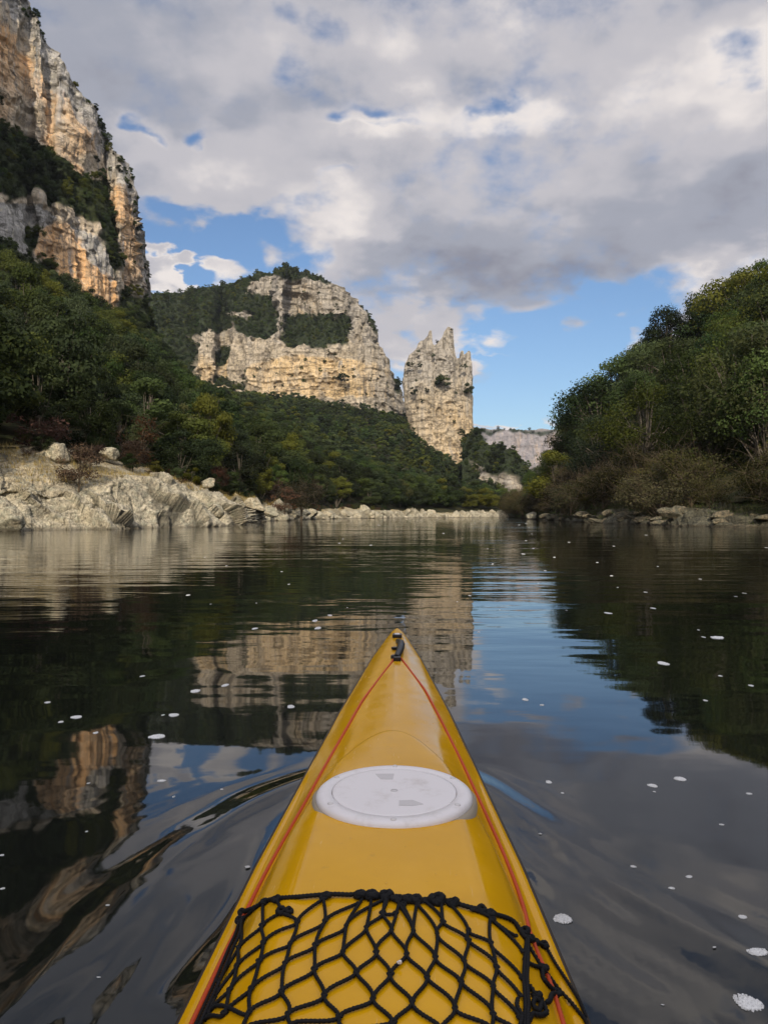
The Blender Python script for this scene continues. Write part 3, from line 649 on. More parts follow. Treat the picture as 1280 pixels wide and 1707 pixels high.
def proto(key, *a, **k): PROTO.setdefault(key, []).append(make_tree(*a, **k))
for i in range(5): proto('oak', 5.0, 2.5, 18, 9000, .085, M_oak, 100 + i, base=.08)
for i in range(3): proto('green', 5.2, 2.4, 16, 8500, .085, M_green, 120 + i, base=.1)
for i in range(2): proto('yellow', 4.6, 2.0, 18, 6000, .08, M_yellow, 130 + i, base=.12)
for i in range(3): proto('brown', 3.4, 1.9, 15, 1300, .09, M_brown, 140 + i, base=.05, bare=True)
for i in range(3): proto('big', 11.0, 4.6, 34, 8500, .135, M_green, 150 + i, base=.12)
for i in range(2): proto('teal', 12.0, 4.4, 34, 8000, .135, M_teal, 160 + i, base=.15)
for i in range(2): proto('willow', 9.5, 4.4, 30, 9000, .11, M_mixed, 170 + i, base=.08, droop=.5)
for i in range(3): proto('thicket', 6.0, 3.8, 24, 5200, .10, M_olive, 180 + i, base=.05, bare=True)
LOW = []
for i, m in enumerate((M_oak, M_oak, M_oak, M_green, M_oak)):
    LOW.append(make_tree(5.0, 2.6, 13, 620, .30, m, 200 + i, base=.05))
def place_tree(key, k, p, s, rz, name, label, cat, group, sz=1.0):
    wm, cm = PROTO[key][k % len(PROTO[key])]
    t = empty(name, tuple(float(v) for v in p), rz); t.scale = (s, s, s * sz); tag(t, label, cat, group)
    link_mesh('trunk', wm, None, t); link_mesh('crown', cm, None, t); return t

def scatter(surf, spacing, mask, seed, maxn=99999, vcol=4, jitter=True):
    """Poisson-like points on a built surface; mask(G, PX, PY, extra) -> keep"""
    S = SURF[surf]; G, PX, PY, N, ex = S; nr, ncol = PX.shape; G = G[:nr]
    r = np.random.default_rng(seed)
    e1 = np.linalg.norm(np.diff(G, axis=1), axis=-1)[:-1]; e2 = np.linalg.norm(np.diff(G, axis=0), axis=-1)[:, :-1]; A = (e1 * e2) * mask(G, PX, PY, ex)[:-1, :-1]
    tot = A.sum()
    if tot <= 0: return np.zeros((0, 3)), np.zeros((0, 2))
    n = int(tot / spacing ** 2 * 3.0) + 1
    idx = r.choice(A.size, n, p=(A / tot).ravel()); i, j = idx // A.shape[1], idx % A.shape[1]
    a, b_ = r.uniform(size=n)[:, None], r.uniform(size=n)[:, None]
    P = G[i, j] * (1 - a) * (1 - b_) + G[i + 1, j] * a * (1 - b_) + G[i, j + 1] * (1 - a) * b_ + G[i + 1, j + 1] * a * b_
    cells = {}; keep = []
    sp2 = spacing * .8
    for q in range(n):
        c = tuple((P[q] / sp2).astype(int)); ok = True
        for dx in (-1, 0, 1):
            for dy in (-1, 0, 1):
                for dz in (-1, 0, 1):
                    for o_ in cells.get((c[0] + dx, c[1] + dy, c[2] + dz), ()):
                        if ((P[q] - P[o_]) ** 2).sum() < sp2 * sp2: ok = False
        if ok: cells.setdefault(c, []).append(q); keep.append(q)
        if len(keep) >= maxn: break
    P = P[keep]; return P, np.stack([PX[i[keep], j[keep]], PY[i[keep], j[keep]]], -1)
def gn_instances(name, P, scl, idx, rz, sources, label, cat):
    me = bpy.data.meshes.new(name); me.vertices.add(len(P)); me.vertices.foreach_set('co', np.asarray(P, np.float32).ravel())
    for an, tp, dat in (('scl', 'FLOAT', scl), ('rz', 'FLOAT', rz), ('idx', 'INT', idx)):
        a_ = me.attributes.new(an, tp, 'POINT'); a_.data.foreach_set('value', np.asarray(dat, np.int32 if tp == 'INT' else np.float32))
    o = bpy.data.objects.new(name, me); COL.objects.link(o); tag(o, label, cat, kind='stuff')
    g = bpy.data.node_groups.new(name, 'GeometryNodeTree'); g.interface.new_socket('Geometry', in_out='INPUT', socket_type='NodeSocketGeometry'); g.interface.new_socket('Geometry', in_out='OUTPUT', socket_type='NodeSocketGeometry')
    gi = g.nodes.new('NodeGroupInput'); go = g.nodes.new('NodeGroupOutput'); jn = g.nodes.new('GeometryNodeJoinGeometry')
    for s in reversed(sources):
        oi = g.nodes.new('GeometryNodeObjectInfo'); oi.inputs['Object'].default_value = s; oi.inputs['As Instance'].default_value = True; oi.transform_space = 'ORIGINAL'
        g.links.new(oi.outputs['Geometry'], jn.inputs[0])
    ip = g.nodes.new('GeometryNodeInstanceOnPoints'); g.links.new(gi.outputs[0], ip.inputs['Points']); g.links.new(jn.outputs[0], ip.inputs['Instance']); ip.inputs['Pick Instance'].default_value = True
    def na(n_, dt):
        x = g.nodes.new('GeometryNodeInputNamedAttribute'); x.data_type = dt; x.inputs['Name'].default_value = n_; return x.outputs['Attribute']
    g.links.new(na('idx', 'INT'), ip.inputs['Instance Index']); g.links.new(na('scl', 'FLOAT'), ip.inputs['Scale'])
    cx = g.nodes.new('ShaderNodeCombineXYZ'); g.links.new(na('rz', 'FLOAT'), cx.inputs[2]); g.links.new(cx.outputs[0], ip.inputs['Rotation'])
    g.links.new(ip.outputs[0], go.inputs[0]); md = o.modifiers.new('scatter', 'NODES'); md.node_group = g
    return o

# --- left slope: the nearest trees one by one
def vis(PX, PY): return (PX > -160) & (PX < 900)
P, Q2 = scatter('left_slope', 4.1, lambda G, PX, PY, ex: (vis(PX, PY) & (G[..., 1] < 262) & (G[..., 2] > 2)) * 1.0, 5)
dist = np.linalg.norm(P, axis=1); inview = Q2[:, 0] > -25
order = np.argsort(dist + 1000 * (~inview)); r = np.random.default_rng(11)
near_i, rest_i = order[:255], order[255:]
first_oak = {}
for k, i in enumerate(near_i):
    p = P[i]; px, py = Q2[i]; u = r.uniform(); edge_ = dist[i] < np.interp(px, [0, 200, 330, 430, 560, 850], [52, 60, 72, 98, 150, 235])
    if edge_ and u < .34: key, nm, lb, ct, gp = 'brown', 'brown_shrub', 'leafless reddish brown shrub growing above the pale rock of the left bank', 'shrub', 'brown shrubs along the top of the left bank'
    elif u < (.42 if px > 330 else .12): key, nm, lb, ct, gp = 'green', 'leafy_tree', 'fresh green leafy tree growing among darker oaks on the left slope', 'tree', 'fresh green trees on the left slope'
    elif u < (.47 if px > 300 else .15): key, nm, lb, ct, gp = 'yellow', 'autumn_tree', 'small yellow green tree growing among dark oaks on the left slope', 'tree', 'yellow green trees on the left slope'
    else: key, nm, lb, ct, gp = 'oak', 'oak_tree', 'dark green evergreen oak growing close among others on the left slope', 'tree', 'dark evergreen oaks on the left slope'
    if not lb.startswith('leafless'):
        zone = 'just behind the pale rocks of the left bank' if edge_ else ('high up under the tall left cliff' if p[2] > 26 else ('half way up the left slope' if px < 330 else 'on the lower slope towards the pinnacle'))
        lb = {'oak': 'dark evergreen oak ', 'green': 'fresh green leafy tree ', 'yellow': 'small yellow green tree '}[key] + zone; gp = {'oak': 'dark oaks ', 'green': 'fresh green trees ', 'yellow': 'yellow green trees '}[key] + zone
    t = place_tree(key, r.integers(9), p - [0, 0, .35], r.uniform(.8, 1.6) * (.75 if edge_ else 1.0), r.uniform(0, 6.28), nm, lb, ct, gp, r.uniform(.8, 1.45))
# prototypes of the lighter far crowns stand among them
lowsrc = []
for k, (wm, cm) in enumerate(LOW):
    i = rest_i[k * 7]; t = empty('oak_tree', tuple(float(v) for v in P[i] - [0, 0, .3]), 0); tag(t, 'light crowned oak further off among the dense wood of the left slope', 'tree', 'light crowned oaks in the wood of the left slope')
    link_mesh('trunk', wm, None, t); lowsrc.append(link_mesh('crown', cm, None, t))
rest_i = np.array([i for q, i in enumerate(rest_i) if q not in [k * 7 for k in range(len(LOW))]])
hi_src = [o for o in bpy.data.objects if o.name.startswith('crown') and o.parent and o.parent.name.startswith(('oak_tree', 'leafy_tree'))][:]
seen = set(); srcs = []
for o in hi_src:
    if o.data.name not in seen: seen.add(o.data.name); srcs.append(o)
srcs_hi = [o for o in srcs if len(o.data.polygons) > 1500]
olv = [o for o in bpy.data.objects if o.name.startswith('crown') and o.parent and o.parent.name.startswith('autumn_tree')][:1]
srcs_mix = srcs_hi + srcs_hi[:4] + olv
r = np.random.default_rng(12); n = len(rest_i)
gn_instances('forest', P[rest_i] - [0, 0, .3], r.uniform(.85, 1.7, n), r.integers(0, len(srcs_mix), n), r.uniform(0, 6.28, n), srcs_mix, 'dense evergreen wood covering the slope under the left cliff', 'forest')
r = np.random.default_rng(91); ep = []
for nm_, sp_ in (('left_slope', 5.0), ('right_slope', 6.5)):
    g_ = EXT[nm_]; seen_ = set()
    for _ in range(9000):
        i, j = r.integers(0, g_.shape[0]), r.integers(0, g_.shape[1]); p = g_[i, j]; ck_ = (int(p[0] / sp_), int(p[1] / sp_))
        if p[2] > 2 and ck_ not in seen_: seen_.add(ck_); ep.append(p)
ep = np.array(ep); n = len(ep)
gn_instances('forest', ep - [0, 0, .4], r.uniform(.7, 1.3, n), r.integers(0, len(srcs_mix), n), r.uniform(0, 6.28, n), srcs_mix, 'green wood on both sides of the river up stream of the kayak', 'forest')
# --- far slopes and hill tops
PP, RR = [], []
P, Q2 = scatter('left_slope', 4.6, lambda G, PX, PY, ex: (vis(PX, PY) & (G[..., 1] >= 258) & (G[..., 2] > 1)) * 1.0, 6); PP.append(P); RR.append(np.full(len(P), 1.0))
P, Q2 = scatter('middle_cliff', 3.2, lambda G, PX, PY, ex: (ex[:PX.shape[0]] > .6) * 1.0, 7); PP.append(P); RR.append(np.full(len(P), .58))
P, Q2 = scatter('dark_hill', 3.6, lambda G, PX, PY, ex: (ex[:PX.shape[0]] > .6) * 1.0, 8); PP.append(P); RR.append(np.full(len(P), .7))
P, Q2 = scatter('far_cliff', 7.0, lambda G, PX, PY, ex: (ex[:PX.shape[0]] > .5) * 1.0, 9); PP.append(P); RR.append(np.full(len(P), .9))
P = np.concatenate(PP); RR = np.concatenate(RR); n = len(P); r = np.random.default_rng(13)
gn_instances('distant_forest', P - [0, 0, .8], RR * r.uniform(.6, 1.3, n), r.integers(0, len(lowsrc), n), r.uniform(0, 6.28, n), lowsrc, 'dark scrub oak wood on the far slopes and cliff ledges', 'forest')
# scrub on the left cliff
P, Q2 = scatter('left_cliff', 2.9, lambda G, PX, PY, ex: (ex[:PX.shape[0]] > .55) * 1.0, 10)
crest = fi([(0, -75), (25, -25), (45, -2), (62, 30), (100, 100), (128, 140), (150, 172), (172, 218), (192, 250), (216, 290), (228, 330), (236, 380), (244, 470)])
def crm(G, PX, PY, ex):
    c = crest(PX); dn = PY - c
    patchy = smooth(fbm(G * .07, 3, seed=88), -.15, .35)
    return (dn < 42) * patchy * (PX > -40) * (.25 + .75 * (dn < 16)) + .05 * (fbm(G * .06, 3, seed=89) > .35)
P2, _ = scatter('left_cliff', 2.6, crm, 15)
r = np.random.default_rng(14); n1_, n2_ = len(P), len(P2)
gn_instances('cliff_scrub', np.concatenate([P, P2]) - [0, 0, .6], np.concatenate([r.uniform(.35, .8, n1_), r.uniform(.25, .6, n2_)]), r.integers(0, len(srcs_hi), n1_ + n2_), r.uniform(0, 6.28, n1_ + n2_), srcs_hi, 'dark scrub clinging to the ledges of the tall orange left cliff', 'scrub')
# speckle bushes on the middle cliff rock
P3, _ = scatter('middle_cliff', 6.0, lambda G, PX, PY, ex: (ex[:PX.shape[0]] < .3) * smooth(fbm(G * .05, 3, seed=90), 0, .4), 16)
n = len(P3); gn_instances('ledge_bushes', P3 - [0, 0, .8], r.uniform(.22, .6, n), r.integers(0, len(lowsrc), n), r.uniform(0, 6.28, n), lowsrc, 'small dark bushes dotted over the pale middle cliff', 'bushes')

# bushes one can tell apart on the pinnacle and cliff
def single_bush(px, py, d, w_, label, k=0):
    c = PW(px, py, d); h = w_ * 1.0
    t = empty('bush', tuple(float(v) for v in c - [0, 0, h * .55]), random.uniform(0, 6)); s = h / 5.0; t.scale = (s, s, s * 1.05); tag(t, label, 'bush')
    wm, cm = LOW[k % 3]; link_mesh('trunk', wm, None, t); link_mesh('crown', cm, None, t)
px2m = PD / F
single_bush(738, 633, PD - 12.5, 26 * px2m, 'large dark round bush in the middle of the pinnacle face', 0)
single_bush(781, 648, PD - 8, 20 * px2m, 'dark bush near the right edge of the pinnacle', 1)
single_bush(775, 610, PD - 8, 9 * px2m, 'small dark bush below the right pair of spires on the pinnacle', 2)
single_bush(689, 652, PD - 11, 14 * px2m, 'dark bush low on the left side of the pinnacle', 1)
single_bush(684, 607, PD - 7, 11 * px2m, 'dark bush on the left shoulder of the pinnacle', 0)
single_bush(700, 609, PD - 10, 9 * px2m, 'small bush just right of the left shoulder bush on the pinnacle', 2)
single_bush(728, 569, PD - 1, 6 * px2m, 'tiny tree in the notch between the two tallest spires', 1)
single_bush(753, 549, PD - 2, 4.5 * px2m, 'tiny bush growing on the tip of the tallest spire', 0)
single_bush(779, 742, PD - 11, 7 * px2m, 'small green bush near the foot of the pinnacle', 2)
single_bush(573, 628, 462, 20 * px2m, 'single dark bush on the lower tier of the middle cliff', 0)
for q_, (bx, by, bw, lb_) in enumerate(((697, 585, 6, 'tiny bush under the left stump of the pinnacle top'), (703, 668, 6, 'tiny bush low left of centre on the pinnacle'), (757, 702, 6, 'tiny bush low right of centre on the pinnacle'), (722, 592, 7, 'small bush in the cleft between the two tallest spires'), (768, 609, 6, 'tiny bush left of the one below the right spires'), (760, 655, 5, 'tiny bush between the large one and the right edge'), (694, 634, 5, 'tiny bush on the left face between two larger ones'))):
    single_bush(bx, by, PD - 11 if by > 600 else PD - 6, bw * px2m, lb_, q_)
single_bush(711, 650, PD - 12, 8 * px2m, 'little bush left of the large round one on the pinnacle', 1)

# --- right hill trees one by one
P, Q2 = scatter('right_slope', 6.6, lambda G, PX, PY, ex: ((PX < 1420) & (G[..., 2] > .5)) * 1.0, 25)
r = np.random.default_rng(26); dist = np.linalg.norm(P, axis=1); hgt = P[:, 2]
TEAL = [(985, 118, 11.5), (955, 135, 9.5)]
for k in range(len(P)):
    p = P[k]; px = Q2[k][0]; rel = (dist[k] - np.interp(px, [850, 900, 1000, 1100, 1280, 1500], [196, 121, 75, 63, 52, 41]))
    u = r.uniform()
    if rel < 18 and u < .7: key, nm, lb, ct, gp = 'thicket', 'bare_thicket', 'brown half bare riverside thicket at the foot of the right hill', 'bush', 'brown thickets along the right bank'
    elif rel < 75 and u < .50: key, nm, lb, ct, gp = 'willow', 'willow_tree', 'yellow green drooping tree on the lower right hillside', 'tree', 'yellow green trees on the right hill'
    elif u < .92: key, nm, lb, ct, gp = 'big', 'broadleaf_tree', 'green broadleaf tree growing among others on the right hill', 'tree', 'green trees on the right hill'
    else: key, nm, lb, ct, gp = 'teal', 'tall_tree', 'dark blue green tree rising among others on the right hill', 'tree', 'dark trees on the right hill'
    if key != 'thicket':
        zone = 'right behind the brown thickets of the right bank' if rel < 22 else ('on the skyline ridge of the right hill' if p[2] > 30 or rel > 70 else 'half way up the right hill')
        lb = {'willow': 'yellow green drooping tree ', 'big': 'green broadleaf tree ', 'teal': 'dark blue green tree '}[key] + zone; gp = {'willow': 'drooping trees ', 'big': 'broadleaf trees ', 'teal': 'dark trees '}[key] + zone
    s = r.uniform(.7, 1.35) * np.interp(px, [850, 900, 960, 1040], [.38, .5, .75, 1.0])
    if key == 'thicket': s = r.uniform(.6, 1.0)
    place_tree(key, r.integers(9), p - [0, 0, .4], s, r.uniform(0, 6.28), nm, lb, ct, gp, r.uniform(.85, 1.15))
P3, Q3 = scatter('right_bank', 3.4, lambda G, PX, PY, ex: ((ex[:PX.shape[0]] > 2.1) & (PX < 1450)) * 1.0, 27)
for k in range(len(P3)):
    place_tree('thicket', int(r.integers(9)), P3[k] - [0, 0, .2], r.uniform(.35, .8), r.uniform(0, 6.28), 'bare_thicket', 'brown half bare riverside thicket at the foot of the right hill', 'bush', 'brown thickets along the right bank', r.uniform(.8, 1.1))
def marked(key, k, px, pytop, pybase, d, name, label, cat='tree'):
    b_ = PW(px, pybase, d); h_ = (pybase - pytop) / F * d; hp = {'teal': 12.0, 'big': 11.0, 'willow': 9.5, 'thicket': 6.5, 'yellow': 4.6, 'green': 5.2, 'brown': 3.4, 'oak': 5.0}[key]
    return place_tree(key, k, b_, h_ / hp, random.uniform(0, 6), name, label, cat, None)
marked('teal', 0, 992, 625, 800, 120, 'tall_tree', 'blue green tree standing highest at the left end of the right hill')
marked('teal', 1, 972, 650, 800, 128, 'tall_tree', 'leftmost blue green tree of the right hill, leaning out over the river bend')
marked('big', 0, 1048, 585, 760, 118, 'broadleaf_tree', 'light green bushy tree right of the blue green trees on the right hill')
marked('teal', 1, 1110, 540, 720, 128, 'tall_tree', 'dark tree on the skyline step of the right hill')
marked('big', 2, 1235, 448, 640, 120, 'broadleaf_tree', 'topmost green tree on the skyline of the right hill')
marked('teal', 0, 1185, 478, 660, 125, 'tall_tree', 'dark skyline tree left of the topmost green one on the right hill')
marked('willow', 0, 1265, 540, 800, 62, 'willow_tree', 'tall yellow green tree at the right edge, in front of darker trees')
marked('willow', 1, 1180, 640, 820, 66, 'willow_tree', 'yellowing tree left of the tall yellow green one on the right hill')
marked('thicket', 0, 1085, 760, 850, 66, 'bare_thicket', 'pale twisted bare branches in the centre of the right bank', 'bush')
marked('thicket', 1, 1010, 775, 853, 78, 'bare_thicket', 'orange brown half bare bush left of the pale bare branches', 'bush')
marked('yellow', 0, 925, 745, 852, 112, 'autumn_tree', 'small olive tree at the left tip of the right bank')
# --- marked plants on the left bank
P4, Q4 = scatter('left_bank', 1.7, lambda G, PX, PY, ex: ((ex[:PX.shape[0]] > 2.55) & (PX < 640) & (PX > -40)) * smooth(fbm(G * .3, 3, seed=66), -.35, .2), 28, 110)
for k in range(len(P4)):
    u = r.uniform(); kk = 'brown' if u < .45 else ('oak' if u < .8 else 'yellow'); s = r.uniform(.16, .38)
    place_tree(kk, int(r.integers(9)), P4[k] - [0, 0, .1], s, r.uniform(0, 6.28), {'brown': 'brown_shrub', 'oak': 'low_bush', 'yellow': 'low_bush'}[kk], 'small scrubby bush on the grassy shelf above the left bank rocks', 'shrub', 'small bushes on the shelf of the left bank')
marked('brown', 0, 132, 740, 812, 42, 'brown_shrub', 'reddish brown shrub in the gap above the big pale boulder on the left bank', 'shrub')
marked('brown', 1, 150, 725, 780, 45, 'brown_shrub', 'reddish shrub on the grassy shelf behind the gap shrub, left bank', 'shrub')
marked('thicket', 2, 503, 790, 862, 100, 'brown_shrub', 'tall reddish brown shrub where the left bank drops to the water', 'shrub')
marked('brown', 0, 474, 812, 858, 92, 'brown_shrub', 'brown shrub over the small boulders at the end of the high left bank', 'shrub')
marked('brown', 2, 222, 735, 790, 50, 'brown_shrub', 'low brown shrub beside the pale rounded boulder on the left bank', 'shrub')
marked('yellow', 1, 667, 797, 845, 190, 'autumn_tree', 'bright olive green tree low on the far slope beneath the pinnacle')

# ------------------------------------------------------------------ boulders, grass
def boulder_mesh(seed, sx=1, sy=1, sz=1):
    r = np.random.default_rng(seed); n = 26
    th = np.linspace(0, np.pi, n); ph = np.linspace(0, 2 * np.pi, n * 2, endpoint=False); T, Pp = np.meshgrid(th, ph, indexing='ij')
    S = np.stack([np.sin(T) * np.cos(Pp), np.sin(T) * np.sin(Pp), np.cos(T)], -1)
    # facet by a few cutting planes
    rad = np.full(T.shape, 1.0)
    for _ in range(9):
        nv_ = r.normal(size=3); nv_ /= np.linalg.norm(nv_); dd = S @ nv_; lim = r.uniform(.55, .85); rad = np.where(dd * rad > lim, lim / np.maximum(dd, 1e-3), rad)
    rad = rad * (1 + .10 * fbm(S * 2 + seed, 4, seed=seed) + .05 * (ridged(S * 4 + seed, 3, seed=seed) - .5))
    V = (S * rad[..., None] * [sx, sy, sz]).reshape(-1, 3); m = V.shape[0]
    at = {'soil': ('FLOAT', np.zeros(m, np.float32)), 'warm': ('FLOAT', np.full(m, .25, np.float32)), 'grey': ('FLOAT', np.full(m, r.uniform(0, .5), np.float32)), 'pit': ('FLOAT', np.zeros(m, np.float32))}
    me = mesh_np('boulder', V, grid_faces(n, n * 2, True), True, at); me.materials.append(M_bank); return me
BO = [boulder_mesh(300 + i, 1, .8, .55 + .1 * (i % 3)) for i in range(7)]
BO2 = []
for m_ in BO:
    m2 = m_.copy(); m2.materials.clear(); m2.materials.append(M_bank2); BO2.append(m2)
def boulder(px, py, d, w_, label, group=None, k=0, tilt=(0, 0)):
    c = PW(px, py, d); o = bpy.data.objects.new('boulder', BO[k % 7]); o.location = tuple(float(v) for v in c); s = w_ / F * d / 2; o.scale = (s, s, s)
    o.rotation_euler = (tilt[0], tilt[1], random.uniform(-.5, .5)); COL.objects.link(o); tag(o, label, 'boulder', group); return o
boulder(92, 757, 44.5, 64, 'long dark edged boulder leaning on the grassy shelf of the left bank', k=1, tilt=(0, .3))
boulder(182, 757, 49, 42, 'pale rounded boulder at the edge of the trees above the left bank', k=3)
boulder(355, 852, 50.5, 36, 'pale flat block jutting out over the water at the end of the high bank', k=2, tilt=(0, .1))
boulder(348, 868, 50.5, 44, 'lowest flat slab overhanging the water beneath the pale block', k=5, tilt=(0, .05))
boulder(348, 806, 60, 30, 'pale boulder below the trees near the top of the ledge', k=4)
boulder(425, 842, 66, 40, 'broken grey boulder where the high bank ends', k=0, tilt=(.1, .4))
boulder(452, 853, 76, 34, 'lower pale boulder beside the broken grey one', k=6, tilt=(.2, .2))
boulder(470, 865, 90, 22, 'small pale rock lying in the water past the high bank', k=2)
boulder(20, 868, 35.6, 60, 'low pale boulder at the waterline at the far left', k=5)
boulder(886, 860, 118, 22, 'pale pointed rock at the tip of the right bank', k=4)
rb = np.random.default_rng(33)
S = SURF['left_bank']; Gs, PXs, PYs, _, Vs = S
for k in range(46):
    j = rb.integers(650, 1020); i = rb.integers(14, 60); p = Gs[i, j]
    px = float(PXs[i, j]); o = bpy.data.objects.new('boulder', BO[rb.integers(7)]); s = rb.uniform(.5, 1.5); o.location = tuple(float(v) for v in p); o.scale = (s, s, s); o.rotation_euler = (rb.normal(0, .3), rb.normal(0, .3), rb.uniform(0, 6))
    COL.objects.link(o); tag(o, 'cream boulder among the tumbled rocks along the far left shore', 'boulder', 'tumbled boulders along the far shore')
S = SURF['right_bank']; Gs, PXs, PYs, _, Vs = S
for k in range(60):
    j = rb.integers(20, 480); i = rb.integers(10, 60); p = Gs[i, j]
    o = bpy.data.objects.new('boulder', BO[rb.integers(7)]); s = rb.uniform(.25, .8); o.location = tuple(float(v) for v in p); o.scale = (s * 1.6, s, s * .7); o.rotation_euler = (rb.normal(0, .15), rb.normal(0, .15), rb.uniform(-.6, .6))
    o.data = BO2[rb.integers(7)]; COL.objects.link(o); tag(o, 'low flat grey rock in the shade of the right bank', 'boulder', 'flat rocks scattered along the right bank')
# dry grass on the shelf
P, Q2 = scatter('left_bank', .45, lambda G, PX, PY, ex: (ex > 2.15) * (ex < 2.98) * (PX > -60) * (PX < 480) * smooth(fbm(G * .55, 4, seed=61), -.25, .15), 44, 2600)
P2, _ = scatter('right_bank', .8, lambda G, PX, PY, ex: (ex > 1.3) * (PX < 1400) * smooth(fbm(G * .5, 4, seed=62), -.45, .05), 45, 1500)
def grass(P, seed, name, label, mat, hh):
    r = np.random.default_rng(seed); n = len(P) * 16; B_ = np.repeat(P, 16, 0) + np.concatenate([r.normal(0, .16, (n, 2)), np.zeros((n, 1))], 1)
    d = r.normal(0, .35, (n, 3)); d[:, 2] = 1; d /= np.linalg.norm(d, axis=1, keepdims=True); h_ = r.uniform(.4, 1, n)[:, None] * hh
    sdir = np.stack([-d[:, 1], d[:, 0] + .3, 0 * d[:, 0]], -1); sdir /= np.linalg.norm(sdir, axis=1, keepdims=True); wd = .016
    V = np.stack([B_ - sdir * wd, B_ + sdir * wd, B_ + d * h_ * 1.0], 1).reshape(-1, 3)
    me = mesh_np(name, V, np.arange(3 * n).reshape(-1, 3), False, {'tint': ('FLOAT', np.repeat(r.uniform(0, 1, n), 3).astype(np.float32)), 'clump': ('FLOAT', np.zeros(3 * n, np.float32))}); me.materials.append(mat)
    tag(link_mesh(name, me), label, 'grass', kind='stuff')
grass(P, 46, 'dry_grass', 'golden dry grass on the shelf above the left bank rocks', M_grass, .42)
grass(P2, 47, 'bank_grass', 'low green grass between the flat rocks of the right bank', M_green, .35)

# ------------------------------------------------------------------ the air in the gorge
hz_me = bpy.data.meshes.new('haze'); X0, X1, Y0, Y1, Z0, Z1 = -2700, 2700, -2700, 2700, -3.6, 240
hz_me.from_pydata([(x, y, z) for z in (Z0, Z1) for y in (Y0, Y1) for x in (X0, X1)], [], [(0, 2, 3, 1), (4, 5, 7, 6), (0, 1, 5, 4), (2, 6, 7, 3), (0, 4, 6, 2), (1, 3, 7, 5)])
M_haze = bpy.data.materials.new('haze'); M_haze.use_nodes = True; _nt = M_haze.node_tree; _nt.nodes.clear(); _o = _nt.nodes.new('ShaderNodeOutputMaterial'); _v = _nt.nodes.new('ShaderNodeVolumePrincipled')
_v.inputs['Color'].default_value = (.80, .86, 1, 1); _v.inputs['Density'].default_value = .00007; _v.inputs['Anisotropy'].default_value = .2; _nt.links.new(_v.outputs[0], _o.inputs['Volume'])
tag(link_mesh('haze', hz_me, M_haze), 'thin pale air filling the gorge', 'haze', kind='stuff')

# ------------------------------------------------------------------ kayak
M_yel, nt, b = principled('yellow_gelcoat', (.62, .30, .006), .14, .24); b.inputs['Coat Weight'].default_value = .05; b.inputs['Coat Roughness'].default_value = .05
g = NN(nt, 'ShaderNodeTexCoord'); n_ = noise(nt, g.outputs['Object'], 6, 5, .6)
LK(nt, mixc(nt, sstep(nt, n_, .35, .7), (.56, .27, .003), (.62, .30, .005)), b.inputs['Base Color'])
mps = NN(nt, 'ShaderNodeMapping'); mps.inputs['Scale'].default_value = (1, .06, 1); mps.inputs['Rotation'].default_value = (0, 0, .25); LK(nt, g.outputs['Object'], mps.inputs[0])
scr = sstep(nt, noise(nt, mps.outputs[0], 260, 3, .6), .66, .72); scr = math_(nt, 'MULTIPLY', scr, sstep(nt, noise(nt, g.outputs['Object'], 5, 3, .5), .5, .6))
LK(nt, math_(nt, 'ADD', sstep(nt, noise(nt, g.outputs['Object'], 22, 6, .7), .35, .75, .08, .28), math_(nt, 'MULTIPLY', scr, .3)), b.inputs['Roughness'])
c0 = mixc(nt, sstep(nt, n_, .35, .7), (.62, .315, .003), (.68, .35, .005)); c0 = mixc(nt, math_(nt, 'MULTIPLY', scr, .35), c0, (.66, .50, .25))
c0 = mixc(nt, math_(nt, 'MULTIPLY', sstep(nt, noise(nt, g.outputs['Object'], 30, 6, .75), .58, .72), .25), c0, (.30, .17, .03)); LK(nt, c0, b.inputs['Base Color'])
bp = NN(nt, 'ShaderNodeBump'); bp.inputs['Strength'].default_value = .05; bp.inputs['Distance'].default_value = .01; LK(nt, noise(nt, g.outputs['Object'], 9, 3, .5), bp.inputs['Height']); LK(nt, bp.outputs[0], b.inputs['Normal'])
M_white, nt, b = principled('white_plastic', (.80, .77, .76), .42, .4)
g = NN(nt, 'ShaderNodeTexCoord'); LK(nt, mixc(nt, sstep(nt, noise(nt, g.outputs['Object'], 14, 7, .7), .5, .72), (.74, .70, .69), (.58, .53, .50)), b.inputs['Base Color'])
M_seal, _, _ = principled('grey_sealant', (.33, .28, .21), .7, .3)
M_grey, _, _ = principled('grey_grip', (.56, .53, .52), .6, .3)
M_black, _, _ = principled('black_rope', (.006, .006, .007), .75, .25)
M_strap, _, _ = principled('black_plastic', (.012, .012, .014), .4, .5)
M_red, nt, b = principled('red_cord', (.50, .065, .018), .55, .3)
M_steel, _, _ = principled('screw_steel', (.60, .57, .55), .45, .5)
M_seam, _, _ = principled('dark_seam', (.03, .018, .008), .5, .4)
K = empty('kayak', (AX0, 0, 0), -math.atan(AXK)); tag(K, 'glossy yellow kayak bow with white round hatch and black deck net, in the foreground', 'kayak')
zgf = fi([(-2.9, .36), (-1.5, .29), (-.3, .25), (0, .25), (.82, .2575), (1.5, .275), (2, .2944), (2.5, .319), (3.02, .351)])
crf = fi([(-2.9, .004), (-2.2, .03), (-1.2, .06), (-.3, .06), (.82, .058), (1.2, .060), (1.5, .056), (2, .042), (2.54, .026), (2.86, .012), (3.02, .002)])
def crf_s(s): return (crf(s - .12) + crf(s) * 2 + crf(s + .12)) / 4
